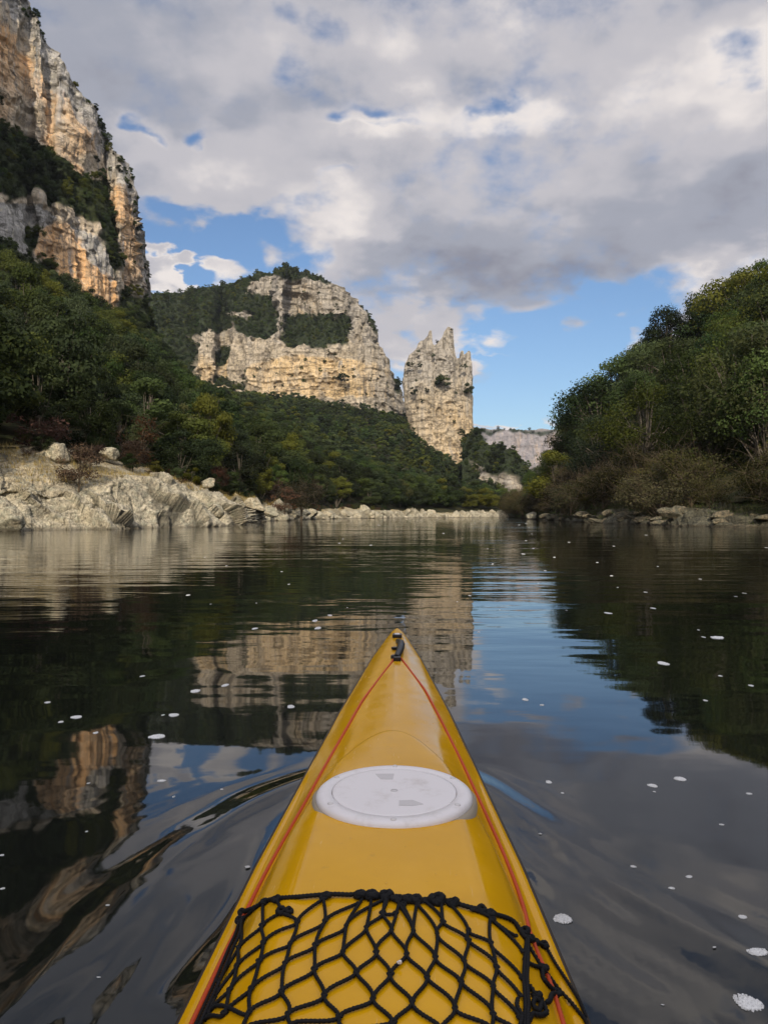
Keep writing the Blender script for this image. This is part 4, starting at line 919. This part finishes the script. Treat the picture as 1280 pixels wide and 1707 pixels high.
def deck_z(t, s):
    hw = np.maximum(hull_hw(s), 1e-4); r_ = np.clip(np.abs(t) / hw, 0, 1)
    aft = smooth(s, 1.75, 1.35)
    flatp = 1 - .06 * (r_ / .55) ** 2 - .94 * smooth(r_, .50, 1.10) / smooth(np.array(1.0), .50, 1.10)
    roof = 1 - .25 * r_ ** 1.2 - .75 * r_ ** 2.6
    prof = flatp * aft + roof * (1 - aft)
    sm = 1.655 - (t / .125) ** 2 * .30
    mound = .016 * smooth(s, sm + .008, sm - .05) * smooth(r_, .93, .74) * smooth(s, .3, .6)
    lip = .003 * smooth(r_, .97, 1.0)
    return zgf(s) + crf_s(s) * np.clip(prof, 0, 1) + mound - lip
def deck_pt(px, py, lift=0.0):
    dx, dz = (px - CX) / F, (HY - py) / F
    lo, hi = .35, 3.2
    f = lambda Yd: (CH + dz * Yd) - float(deck_z(np.array(dx * Yd - (AX0 + AXK * Yd)), np.array(Yd))) - lift
    for _ in range(40):
        m_ = (lo + hi) / 2
        if f(m_) > 0: lo = m_
        else: hi = m_
    Yd = (lo + hi) / 2; return np.array([dx * Yd - (AX0 + AXK * Yd), Yd, CH + dz * Yd])
ss = np.concatenate([np.linspace(-2.88, .4, 150), np.linspace(.41, 2.7, 330), np.linspace(2.705, 3.012, 80)]); rr = np.linspace(-1, 1, 121)
SS, RR_ = np.meshgrid(ss, rr, indexing='ij'); TT = RR_ * hull_hw(SS); ZZ = deck_z(TT, SS)
G = np.stack([TT, SS, ZZ], -1); Qd = grid_faces(*SS.shape)
fc = G.reshape(-1, 3)[Qd].mean(1); hole = ((fc[:, 1] + .12) / .44) ** 2 + (fc[:, 0] / .185) ** 2 < 1
used_q = Qd[~hole]
link_mesh('deck', mesh_np('deck', G.reshape(-1, 3), used_q), M_yel, K)
# hull below the seam
vv_ = np.linspace(0, 1, 22); prof_x = np.cos(vv_ * np.pi / 2) ** .55; prof_z = vv_
hulls = []
for s in ss:
    hw = float(hull_hw(s)); zt_ = float(zgf(s)) - .004; keel = np.interp(s, [-2.88, -2.3, 2.2, 2.8, 3.012], [.25, -.10, -.10, -.04, .335])
    L = np.stack([-hw * prof_x * 1.004, np.full(22, s), zt_ + (keel - zt_) * prof_z ** 1.3], -1); Rr = L[::-1][1:].copy(); Rr[:, 0] *= -1; hulls.append(np.concatenate([L, Rr]))
link_mesh('hull', mesh_np('hull', np.array(hulls).reshape(-1, 3), grid_faces(len(ss), 43)), M_yel, K)
for sg in (-1, 1):
    s_ = ss[::2]; pts = np.stack([sg * (hull_hw(s_) + .0016), s_, zgf(s_) - .006], -1); V, Qq = tube(pts, .0034, 6); link_mesh('seam_strip', mesh_np('seam_strip', V, Qq), M_seam, K)
# cockpit rim, seat
th = np.linspace(0, 2 * np.pi, 73)[:-1]
cp = np.stack([.192 * np.cos(th), -.12 + .45 * np.sin(th), 0 * th], -1); cp[:, 2] = deck_z(cp[:, 0], cp[:, 1]) + .018
def ring(pts, rad, sides=8):
    P_ = np.concatenate([pts, pts[:2]]); V, Qq = tube(P_, rad, sides); return V, Qq
V, Qq = ring(cp, .014); link_mesh('cockpit_rim', mesh_np('cockpit_rim', V, Qq), M_strap, K)
wl = np.stack([cp * [.97, 1, 1] - [0, 0, .01], cp * [.93, 1, 1] - [0, 0, .20]]); wl[1, :, 2] = .04
link_mesh('cockpit_wall', mesh_np('cockpit_wall', wl.reshape(-1, 3), grid_faces(2, 72, True)), M_strap, K)
sg_, tg_ = np.meshgrid(np.linspace(-.52, -.18, 16), np.linspace(-.16, .16, 16), indexing='ij'); sz_ = .07 + 1.6 * tg_ ** 2 + .6 * np.clip(-.40 - sg_, 0, 1) ** 1.2
link_mesh('seat', mesh_np('seat', np.stack([tg_, sg_, sz_], -1).reshape(-1, 3), grid_faces(16, 16)), M_strap, K)

# deck lines (red)
def spline(pts, n):
    pts = np.asarray(pts, float); t = np.concatenate([[0], np.cumsum(np.linalg.norm(np.diff(pts, axis=0), axis=1))]); t /= t[-1]; u = np.linspace(0, 1, n)
    P0 = np.stack([np.interp(u, t, pts[:, k]) for k in range(pts.shape[1])], -1)
    k = max(1, n // (len(pts) * 3)); Pp_ = np.stack([np.convolve(np.pad(P0[:, c], k, mode='edge'), np.ones(2 * k + 1) / (2 * k + 1), 'valid') for c in range(P0.shape[1])], -1)
    Pp_[0] = P0[0]; Pp_[-1] = P0[-1]; return Pp_
def rope(pts, r0, tw=420, sides=8, lay=.16, step=.0016):
    L = np.linalg.norm(np.diff(pts, axis=0), axis=1).sum(); n = max(6, int(L / step)); pts = spline(pts, n) if len(pts) < n else pts
    T = np.gradient(pts, axis=0); T /= np.maximum(np.linalg.norm(T, axis=1, keepdims=True), 1e-9); A = np.cross(T, [0.03, .02, 1.0]); A /= np.maximum(np.linalg.norm(A, axis=1, keepdims=True), 1e-9); B = np.cross(T, A)
    l = np.concatenate([[0], np.cumsum(np.linalg.norm(np.diff(pts, axis=0), axis=1))]); th = np.arange(sides) / sides * 2 * np.pi
    rad = r0 * (1 + lay * np.cos(2 * th[None] - tw * l[:, None])); rad[0] *= .5; rad[-1] *= .5
    V = pts[:, None] + rad[..., None] * (np.cos(th)[None, :, None] * A[:, None] + np.sin(th)[None, :, None] * B[:, None])
    return V.reshape(-1, 3), grid_faces(len(pts), sides, True)
RL = [(658, 1097), (604, 1168), (570, 1228), (535, 1290), (508, 1340), (475, 1398), (440, 1461), (415, 1512), (397, 1548), (375, 1590), (352, 1640), (328, 1690), (300, 1750)]
RRt = [(668, 1097), (709, 1151), (740, 1210), (772, 1275), (802, 1340), (838, 1420), (858, 1470), (870, 1505), (879, 1540), (884, 1565), (897, 1590), (912, 1625), (924, 1660), (936, 1700), (950, 1750)]
for pth in (RL, RRt):
    pts = np.array([deck_pt(x, y, .0014) for x, y in pth]); V, Qq = rope(spline(pts, 420), .0032, 900, 6, .10); link_mesh('deck_line', mesh_np('deck_line', V, Qq), M_red, K)

# hatch: sealant, flange, lid, grips, screws
hc = deck_pt(657, 1325); S0 = hc[1]; T0 = hc[0]
slope = math.atan(float(deck_z(np.array(T0), np.array(S0 + .12)) - deck_z(np.array(T0), np.array(S0 - .12))) / .24)
hz = float(max(deck_z(np.array(T0), np.array(S0)), deck_z(np.array(T0), np.array(S0 - .1)) + .1 * math.tan(slope))) - .005
HR = .126
def lathe(prof, seg=96):
    th = np.arange(seg) / seg * 2 * np.pi; pr = np.array(prof); V = np.stack([pr[:, None, 0] * np.cos(th), pr[:, None, 0] * np.sin(th), np.repeat(pr[:, 1:2], seg, 1)], -1)
    return V.reshape(-1, 3), grid_faces(len(pr), seg, True)
def hplace(V): 
    c, s = math.cos(slope), math.sin(slope); V = np.array(V, float); return np.stack([V[:, 0] + T0, S0 + V[:, 1] * c - V[:, 2] * s, hz + V[:, 1] * s + V[:, 2] * c], -1)
HT = empty('hatch'); HT.parent = K
def hpart(name, V, Qq, mat, sm=True): return link_mesh(name, mesh_np(name, hplace(V), Qq, sm), mat, HT)
thh = np.arange(96) / 96 * 2 * np.pi
V, Qq = lathe([(HR + .009, -.014), (HR + .007, -.002), (HR + .003, .0015), (HR - .004, .004)]); V = V * np.array([1, 1, 1]); V[:, 0] *= 1 + .012 * np.sin(V[:, 1] * 60); hpart('sealant', V, Qq, M_seal)
V, Qq = lathe([(HR - .001, -.004), (HR + .001, .003), (HR - .001, .0085), (HR - .005, .0115), (HR - .010, .0125), (.1018, .0125), (.1012, .0118), (.1011, .0090)]); hpart('flange', V, Qq, M_white)
V, Qq = lathe([(.1004, .0090), (.1003, .0119), (.0994, .0125), (.094, .0125), (.05, .0122), (.0001, .0120)]); hpart('lid', V, Qq, M_white)
for sg, (gx_, gy_) in ((1, (-.017, .062)), (-1, (.024, -.052))):
    pl = [(-.016, .010), (.016, .011), (.014, -.010), (-.006, -.010)] if sg > 0 else [(-.016, .008), (.005, .010), (.022, -.003), (.006, -.009), (-.016, -.009)]
    n_ = len(pl); top_ = [(gx_ + a_, gy_ + b__ * 1.2, .0131) for a_, b__ in pl]; bot = [(a_, b__, .010) for a_, b__, _ in top_]
    me = bpy.data.meshes.new('grip'); me.from_pydata([tuple(v) for v in hplace(top_ + bot)], [], [tuple(range(n_)) if True else None] + [(i, i + n_, (i + 1) % n_ + n_, (i + 1) % n_) for i in range(n_)]); link_mesh('grip', me, M_grey, HT)
V, Qq = lathe([(.006, .0115), (.0058, .0128), (.0001, .0130)], 20); hpart('hub_mark', V, Qq, M_grey)
for k in range(6):
    a_ = math.pi / 2 + k * math.pi / 3; V, Qq = lathe([(.0048, .0118), (.0046, .0134), (.0030, .0142), (.0001, .0140)], 14); V = V + [math.cos(a_) * .1135, math.sin(a_) * .1135, 0]; hpart('screw', V, Qq, M_steel)

rd = np.random.default_rng(77); dm = MB()
for k in range(70):
    s_d = rd.uniform(.85, 2.7); t_d = rd.uniform(-.92, .92) * float(hull_hw(s_d)); r_d = rd.uniform(.0006, .0018)
    if math.hypot(t_d - T0, s_d - S0) < .14: continue
    Vd, Qd_ = lathe([(r_d, 0), (r_d * .85, r_d * .28), (r_d * .45, r_d * .45), (r_d * .02, r_d * .5)], 10); dm.add(Vd * [1, rd.uniform(.9, 1.5), 1] + [t_d, s_d, float(deck_z(np.array(t_d), np.array(s_d)))], Qd_)
M_drop, _, _ = principled('water_drop', (.66, .36, .03), .02, .5)
do_ = link_mesh('water_drops', dm.mesh('water_drops'), M_drop, K); do_['kind'] = 'stuff'
# bow fitting
def kbox(name, c, dims, rz=0, mat=None, parent=None, bev=.2):
    x, y, z = [v / 2 for v in dims]; t = min(x, y, z) * bev
    pts = []
    for dz_, ins in ((-z, 0), (z - t, 0), (z, t)):
        for a_, b__ in ((-1, -1), (1, -1), (1, 1), (-1, 1)):
            for e in (0, 1):
                px_c = a_ * (x - ins); py_c = b__ * (y - ins)
                first = (a_ * b__ > 0)
                if (e == 0) == first: pts.append((px_c, py_c - b__ * t, dz_))
                else: pts.append((px_c - a_ * t, py_c, dz_))
    V = np.array(pts); cr_, sr_ = math.cos(rz), math.sin(rz); V = np.stack([V[:, 0] * cr_ - V[:, 1] * sr_ + c[0], V[:, 0] * sr_ + V[:, 1] * cr_ + c[1], V[:, 2] + c[2]], -1)
    F_ = [(i + r * 8, (i + 1) % 8 + r * 8, (i + 1) % 8 + (r + 1) * 8, i + (r + 1) * 8) for r in range(2) for i in range(8)] + [tuple(range(16, 24))]
    me = bpy.data.meshes.new(name); me.from_pydata([tuple(v) for v in V], [], F_); return link_mesh(name, me, mat, parent)
BF = empty('bow_fitting'); BF.parent = K
q0 = deck_pt(662, 1062); q1 = deck_pt(663, 1070); q2 = deck_pt(669, 1078); q3 = deck_pt(667, 1090); q4 = deck_pt(661, 1099)
kbox('bracket', q0 + [0, 0, .006], (.034, .040, .010), 0, M_strap, BF)
kbox('bracket_plate', q0 + [0, -.002, .0122], (.018, .018, .003), 0, M_white, BF)
pts = np.array([q1 + [0, 0, .004], q2 + [0, 0, .012], q3 + [0, 0, .014], q4 + [0, 0, .006]]); V, Qq = tube(spline(pts, 20), np.interp(np.linspace(0, 1, 20), [0, .2, .6, 1], [.008, .012, .013, .010]), 8); V[:, 2] = V[:, 2]; link_mesh('toggle', mesh_np('toggle', V, Qq), M_strap, BF)
kbox('strap_end', deck_pt(658, 1083) + [0, 0, .005], (.020, .016, .008), .4, M_strap, BF)
kbox('strap_end', deck_pt(657, 1097) + [0, 0, .005], (.018, .018, .010), -.3, M_strap, BF)
kbox('saddle', deck_pt(662, 1101) + [0, 0, .006], (.022, .026, .012), 0, M_strap, BF)

# cargo net
NET = empty('cargo_net'); NET.parent = K
LL = lambda x, y: (300 + x / 3.556, 1470 + y / 3.556)
RC = lambda x, y: (620 + x / 3.556, 1470 + y / 3.556)
nd = {}
for k, v in dict(A1=(495, 125), A1b=(440, 165), A2=(600, 180), A2t=(575, 105), A3=(850, 100), A4=(1085, 85), A4b=(1060, 120), A5=(1130, 95), A6=(1220, 90), n1=(375, 240), n2=(485, 265), n3=(695, 245), n4=(860, 235), n5=(985, 262), n6=(1105, 268), n7=(1205, 178), n9=(345, 400), n10=(492, 368),
                 n11=(652, 372), n12=(803, 378), n13=(965, 415), n15=(332, 510), n16=(468, 478), n17=(622, 488), n18=(796, 522), n19=(1045, 535), n21=(292, 648), n22=(420, 642), n23=(600, 658), n24=(855, 675), n26=(200, 700), n27=(260, 790), n28=(408, 782),
                 n29=(640, 788), n30=(945, 800), n9b=(230, 600), w1=(160, 800), w2=(90, 880)).items(): nd[k] = LL(*v)
for k, v in dict(T1=(85, 100), T2=(155, 110), T3=(185, 130), T4=(265, 120), T5=(315, 108), T6=(410, 110), T7=(455, 115), T8=(600, 155), T9=(700, 185), T9b=(712, 215), r1=(58, 182), r1b=(142, 182), r2=(115, 285), r3=(245, 285), r4=(385, 300), r4b=(420, 230), r5=(570, 280), r5b=(568, 335), r6=(702, 352),
                 r7=(888, 400), r7b=(850, 310), r8=(25, 415), r9=(205, 425), r10=(375, 440), r11=(545, 462), r12=(735, 492), r13=(890, 560), r14=(110, 545), r15=(325, 560), r16=(525, 580), r17=(715, 610), r18=(875, 660), r19=(238, 705), r20=(490, 740),
                 r21=(715, 772), r22=(872, 792), r23=(5, 692), r24=(125, 832), E1=(912, 330), E2=(905, 450)).items(): nd[k] = RC(*v)
# rows that run on under the lower edge of the picture
for k, v in dict(b1=(330, 1716), b2=(402, 1722), b3=(440, 1745), b4=(484, 1712), b5=(520, 1760), b6=(566, 1712), b7=(610, 1752), b8=(655, 1718), b9=(695, 1752), b10=(735, 1712), b11=(775, 1755), b12=(820, 1712), b13=(850, 1760), b14=(872, 1724)).items(): nd[k] = v
E = """A1 n2;n2 n10;n10 n16;n16 n22;n22 n28;A2 n2;A2t A2;n2 n9;A2 n3;A3 n3;n3 n10;n3 n11;n10 n15;n9 n15;n1 n9;A1b n1;n11 n16;n16 n21;n11 n17;A3 n4;n4 n11;n4 n12;n12 n17;n12 n18;n17 n22;n17 n23;n18 n23;n18 n24;A4b n4;A4 n5;n5 n12;n5 n13;A5 n6;A6 n5;n6 n13;n6 r8;n7 n6;A6 n7;r8 n19;n13 n18;n13 n19;n19 n24;n19 r23;n24 n29;n24 n30;r23 n30;n23 n28;n23 n29;n22 n27;n21 n27;n15 n21;n15 n26;n21 w1;n9 n9b;n9b n26;n26 w1;w1 w2;n28 w1;n27 w2;T1 r1;r1 r1b;T2 r1b;r1 r2;r1b r2;T3 r3;T4 r3;T4 r4;r4b r4;T5 r4b;T6 r4b;r4b r5b;T7 r5;r5 r5b;r5 r6;T9 r6;T8 T9b;T9b r7b;T9b r7;T2 r3;r2 r8;r2 r9;r3 r9;r3 r10;r4 r10;r4 r11;r5b r11;r5b r12;r6 r12;r6 r13;r8 r14;r9 r14;r9 r15;r10 r15;r10 r16;r11 r16;r11 r17;r12 r17;r12 r18;r14 r23;r14 r19;r15 r19;r15 r20;r16 r20;r16 r21;r17 r21;r17 r22;r23 r24;r19 r24;n28 b2;n29 b4;n29 b2;n30 b6;n30 b4;r24 b8;r24 b6;r19 b10;r20 b10;r20 b12;r21 b12;r21 b14;b2 b3;b4 b3;b4 b5;b6 b5;b6 b7;b8 b7;b8 b9;b10 b9;b10 b11;b12 b11;b12 b13;b14 b13;n27 b1;w2 b1"""
NP = {k: deck_pt(v[0], v[1], .0030) for k, v in nd.items()}
RN = .0019
topset = set('A1 A1b A2t A3 A4 A4b A5 A6 T1 T2 T3 T4 T5 T6 T7 T8 T9 T9b'.split())
for e_ in E.replace('\n', '').split(';'):
    a_, b_ = e_.split(); A, B = NP[a_], NP[b_]; L = np.linalg.norm(B - A); dn = np.array([0, -1, 0])
    ka = .30 * L if a_ not in topset else .12 * L; kb = .30 * L
    u = np.linspace(0, 1, 9)[:, None]; C1 = A + dn * ka; C2 = B - dn * kb
    if abs(A[1] - B[1]) < .012: C1 = A + (B - A) * .3 + dn * .004; C2 = A + (B - A) * .7 + dn * .004
    pp = (1 - u) ** 3 * A + 3 * (1 - u) ** 2 * u * C1 + 3 * (1 - u) * u ** 2 * C2 + u ** 3 * B
    wob_ = np.sin(np.pi * u[:, 0]); pp[:, 0] += wob_ * random.gauss(0, .0012); pp[:, 1] += wob_ * random.gauss(0, .0008)
    pp[:, 2] = deck_z(pp[:, 0], pp[:, 1]) + .0026 + .0008 * wob_ * random.random()
    V, Qq = rope(pp, RN, 1500, 8, .20); link_mesh('net_cord', mesh_np('net_cord', V, Qq), M_black, NET)
def knot_mesh():
    mb = MB()
    for k in range(3):
        th_ = np.linspace(0, 2 * np.pi, 15); c = np.stack([.0030 * np.cos(th_), .0038 * np.sin(th_), .0012 * np.sin(2 * th_ + k)], -1)
        a_ = k * 1.1; R_ = np.array([[math.cos(a_), -math.sin(a_), 0], [math.sin(a_), math.cos(a_), 0], [0, 0, 1]]); c = c @ R_.T; mb.add(*tube(c, .0020, 6))
    return mb.mesh('knot')
KM = knot_mesh(); KM.materials.append(M_black)
for k, p in NP.items():
    if k in ('w2', 'w1') or k.startswith('A4b'): continue
    o = link_mesh('knot', KM, None, NET); o.location = tuple(p + [0, 0, .0006]); s = .8 if k in topset else random.uniform(.48, .64); o.scale = (s, s * 1.25, s * .8); o.rotation_euler = (0, 0, random.uniform(0, 6))
for (x, y, s) in ((545, 1493, 1.5), (601, 1491, 2.1), (620, 1492, 2.3), (644, 1491, 2.2), (664, 1497, 1.6), (680, 1497, 2.0), (694, 1498, 1.9), (728, 1497, 2.6), (755, 1502, 1.9), (803, 1513, 1.6), (818, 1520, 1.7), (404, 1524, 1.7), (400, 1536, 1.8), (440, 1505, 1.4), (460, 1500, 1.5), (468, 1520, 1.6), (482, 1519, 1.3), (880, 1560, 2.0), (905, 1571, 1.6), (658, 1496, 1.5), (873, 1548, 1.7), (890, 1565, 1.6), (903, 1610, 1.8), (925, 1650, 1.6), (893, 1655, 1.5)):
    o = link_mesh('knot', KM, None, NET); o.location = tuple(deck_pt(x, y, .0045)); s *= .78; o.scale = (s, s, s * .9); o.rotation_euler = (random.uniform(-.4, .4), 0, random.uniform(0, 6))
def long_rope(pp, r_, name, lift=.004, n=260, tw=1300):
    P_ = np.array([deck_pt(x, y, lift) for x, y in pp]); V, Qq = rope(spline(P_, n), r_, tw, 8, .18); return link_mesh(name, mesh_np(name, V, Qq), M_black, NET)
long_rope([(396, 1536), (404, 1523), (424, 1516), (440, 1504), (461, 1499), (500, 1496), (540, 1492), (560, 1491), (585, 1492), (602, 1489), (625, 1491), (644, 1492), (663, 1498), (680, 1496), (700, 1499), (728, 1496), (752, 1501), (777, 1509), (803, 1515), (818, 1520), (845, 1527), (858, 1534), (867, 1550), (876, 1562)], .0027, 'rim_rope')
for dx_ in (0, 7): long_rope([(399 + dx_ * .5, 1536), (392 + dx_, 1560), (380 + dx_, 1585), (362 + dx_, 1630), (345 + dx_, 1668), (326 + dx_, 1710), (308 + dx_, 1750)], .0020, 'rim_rope', .004 + dx_ * .0004)
for dx_ in (0, 5): long_rope([(877 + dx_ * .4, 1560), (874 + dx_, 1590), (872 + dx_, 1625), (875 + dx_, 1668), (873 + dx_, 1707), (880 + dx_, 1755)], .0021, 'rim_rope', .004 + dx_ * .0005)
long_rope([(876, 1562), (890, 1567), (908, 1573), (924, 1602), (943, 1630), (963, 1661), (975, 1690)], .0019, 'loose_cord', .003)
long_rope([(878, 1570), (893, 1594), (901, 1608), (915, 1625), (929, 1644), (950, 1666), (973, 1694), (984, 1720)], .0021, 'loose_cord', .003)
long_rope([(901, 1608), (904, 1628), (921, 1647), (931, 1652), (918, 1652), (915, 1664), (908, 1667)], .0024, 'loose_cord', .004)
long_rope([(880, 1602), (892, 1607), (901, 1609)], .0021, 'loose_cord', .004)
long_rope([(881, 1638), (893, 1657), (903, 1662), (897, 1682), (886, 1672), (890, 1660), (903, 1666), (911, 1684), (899, 1689), (885, 1685), (880, 1700)], .0024, 'loose_cord', .0045)
long_rope([(862, 1660), (860, 1672), (870, 1690), (866, 1705)], .0021, 'loose_cord', .004)
o = bpy.data.objects.new('pebble', BO[2]); o.location = tuple(np.array(deck_pt(665, 1604, .006)) * [1, 1, 1] + [AX0, 0, 0] + [AXK * deck_pt(665, 1604)[1], 0, 0]); o.scale = (.0028, .0028, .0035); o.data = BO[2].copy(); o.data.materials.clear(); o.data.materials.append(M_white); COL.objects.link(o)
tag(o, 'tiny white crumb lying on the kayak net', 'crumb')

# ------------------------------------------------------------------ foam flecks on the river
M_foam, nt, b = principled('foam', (.78, .78, .76), .55, .4)
g = NN(nt, 'ShaderNodeTexCoord'); LK(nt, mixc(nt, sstep(nt, noise(nt, g.outputs['Object'], 6, 5, .7), .52, .62), (.80, .80, .78), (.58, .58, .57)), b.inputs['Base Color'])
bp = NN(nt, 'ShaderNodeBump'); bp.inputs['Strength'].default_value = .6; bp.inputs['Distance'].default_value = .004; vo = NN(nt, 'ShaderNodeTexVoronoi'); vo.inputs['Scale'].default_value = 7; LK(nt, g.outputs['Object'], vo.inputs[0]); LK(nt, vo.outputs[0], bp.inputs['Height']); LK(nt, bp.outputs[0], b.inputs['Normal'])
def foam_mesh(seed):
    r = np.random.default_rng(seed); mb = MB(); pts = []
    for _ in range(400):
        a_ = r.uniform(0, 6.283); lim = 1 + .10 * math.sin(2 * a_ + seed) + .05 * math.sin(3 * a_ + seed * 2); q_ = math.sqrt(r.uniform()) * lim; rb_ = r.uniform(.08, .20) * (1.15 - .5 * q_ / lim)
        p_ = np.array([math.cos(a_) * q_, math.sin(a_) * q_])
        if all(np.linalg.norm(p_ - o_[0]) > .62 * (rb_ + o_[1]) for o_ in pts): pts.append((p_, rb_))
    for p_, rb_ in pts:
        V, Qq = lathe([(rb_, -.03), (rb_ * .92, rb_ * .42), (rb_ * .6, rb_ * .72), (rb_ * .03, rb_ * .85)], 10); mb.add(V + [p_[0], p_[1], 0], Qq)
    V, Qq = lathe([(.86, -.04), (.80, .05), (.4, .09), (.02, .10)], 24); mb.add(V, Qq)
    me = mb.mesh('foam_fleck'); me.materials.append(M_foam); return me
FM = [foam_mesh(400 + i) for i in range(6)]
def water_h(x, y):
    i = int(np.searchsorted(wy, y)); j = int(np.searchsorted(wx, x)); i = min(max(i, 1), len(wy) - 1); j = min(max(j, 1), len(wx) - 1)
    return float(max(H[i, j], H[i - 1, j], H[i, j - 1], H[i - 1, j - 1]))
def fleck(px, py, wpx, hpx, label, group=None, k=0):
    d = CH / ((py - HY) / F); x = (px - CX) / F * d; s = wpx / 2 / F * d; sy_ = hpx / 2 / F * d / ((py - HY) / F)
    o = bpy.data.objects.new('foam_fleck', FM[k % 6]); sy_ = min(max(sy_, s * .35), s * 2.5); o.scale = (s, sy_, min(s, sy_) * 1.1); o.location = (x, d, water_h(x, d) + .0004); o.rotation_euler = (0, 0, random.uniform(-.3, .3))
    COL.objects.link(o); tag(o, label, 'foam', group)
fleck(1246, 1670, 44, 27, 'largest foam patch on the water near the lower right corner', k=0)
fleck(937, 1534, 33, 14, 'curved foam patch close beside the right edge of the kayak', k=1)
fleck(1262, 1591, 34, 13, 'flat foam patch at the right edge above the largest one', k=2)
fleck(1237, 1528, 13, 7, 'small foam bubble above the flat patch at the right edge', k=3)
fleck(1133, 1299, 17, 7, 'foam fleck just below the reflected tree line on the right', k=4)
fleck(1087, 1310, 14, 6, 'foam fleck left of the one below the reflected tree line', k=5)
fleck(914, 1305, 10, 5, 'small foam fleck right of the hatch, alone on grey water', k=0)
fleck(262, 1228, 28, 6, 'long thin foam streak above the blue reflection on the left', k=1)
fleck(326, 1152, 15, 5, 'bright foam fleck furthest out of a pair left of the bow', k=2)
fleck(376, 1142, 9, 5, 'small round foam fleck right of the bright one left of the bow', k=3)
fleck(128, 1196, 16, 5, 'foam fleck on dark water at the far left', k=4)
fleck(290, 1192, 16, 5, 'foam fleck between the streak and the bright pair', k=5)
fleck(485, 1178, 12, 5, 'foam fleck nearest the left edge of the bow', k=0)
fleck(1105, 1106, 17, 5, 'bright foam fleck on the dark reflection of the right hill', k=1)
fleck(1195, 1063, 20, 4, 'thin foam streak on dark water at the right', k=2)
fleck(270, 1302, 13, 4, 'foam fleck floating on the blue reflection', k=3)
for i_, (x, y, w_) in enumerate(((102, 1204, 10), (160, 1222, 10), (272, 1192, 6), (238, 1127, 8), (80, 1171, 10), (425, 1048, 9), (530, 1047, 12), (525, 1035, 10), (550, 1026, 8), (314, 992, 7), (1013, 1022, 10), (1088, 1014, 8), (1055, 1445, 12), (1119, 1481, 13), (1148, 1462, 14), (1172, 1062, 6), (1200, 1127, 7), (1251, 1143, 9), (1175, 1168, 8), (875, 1167, 12),
               (903, 1176, 8), (1248, 1323, 11), (1202, 1374, 9), (1090, 1320, 5), (937, 1323, 7), (413, 1446, 11), (408, 1528, 0), (180, 1510, 8), (345, 1610, 0), (165, 1627, 8), (370, 1317, 6), (290, 1329, 5), (1190, 1582, 8), (1170, 1490, 0), (900, 1393, 6), (1104, 1675, 7), (4, 1425, 9), (5, 1480, 10), (148, 1306, 6), (145, 1386, 5))):
    if w_: fleck(x, y, w_ * .85, max(2.2, w_ * .3), 'small white foam fleck drifting on the dark river near the kayak', 'small foam flecks drifting near the kayak', i_)
rf = np.random.default_rng(55)
for k in range(48):
    y = 868 + 190 * rf.uniform() ** 1.5 + 4; x = rf.uniform(300, 1280) if rf.uniform() < .7 else rf.normal(860, 90)
    if 600 < x < 720 and y > 1040: continue
    d = CH / ((y - HY) / F)
    if y < 890 and (x < 480 or x > 1000): continue
    fleck(x, y, rf.uniform(1.8, 4.2), 1.5, 'tiny white foam fleck far out on the river', 'tiny foam flecks far out on the river', k)
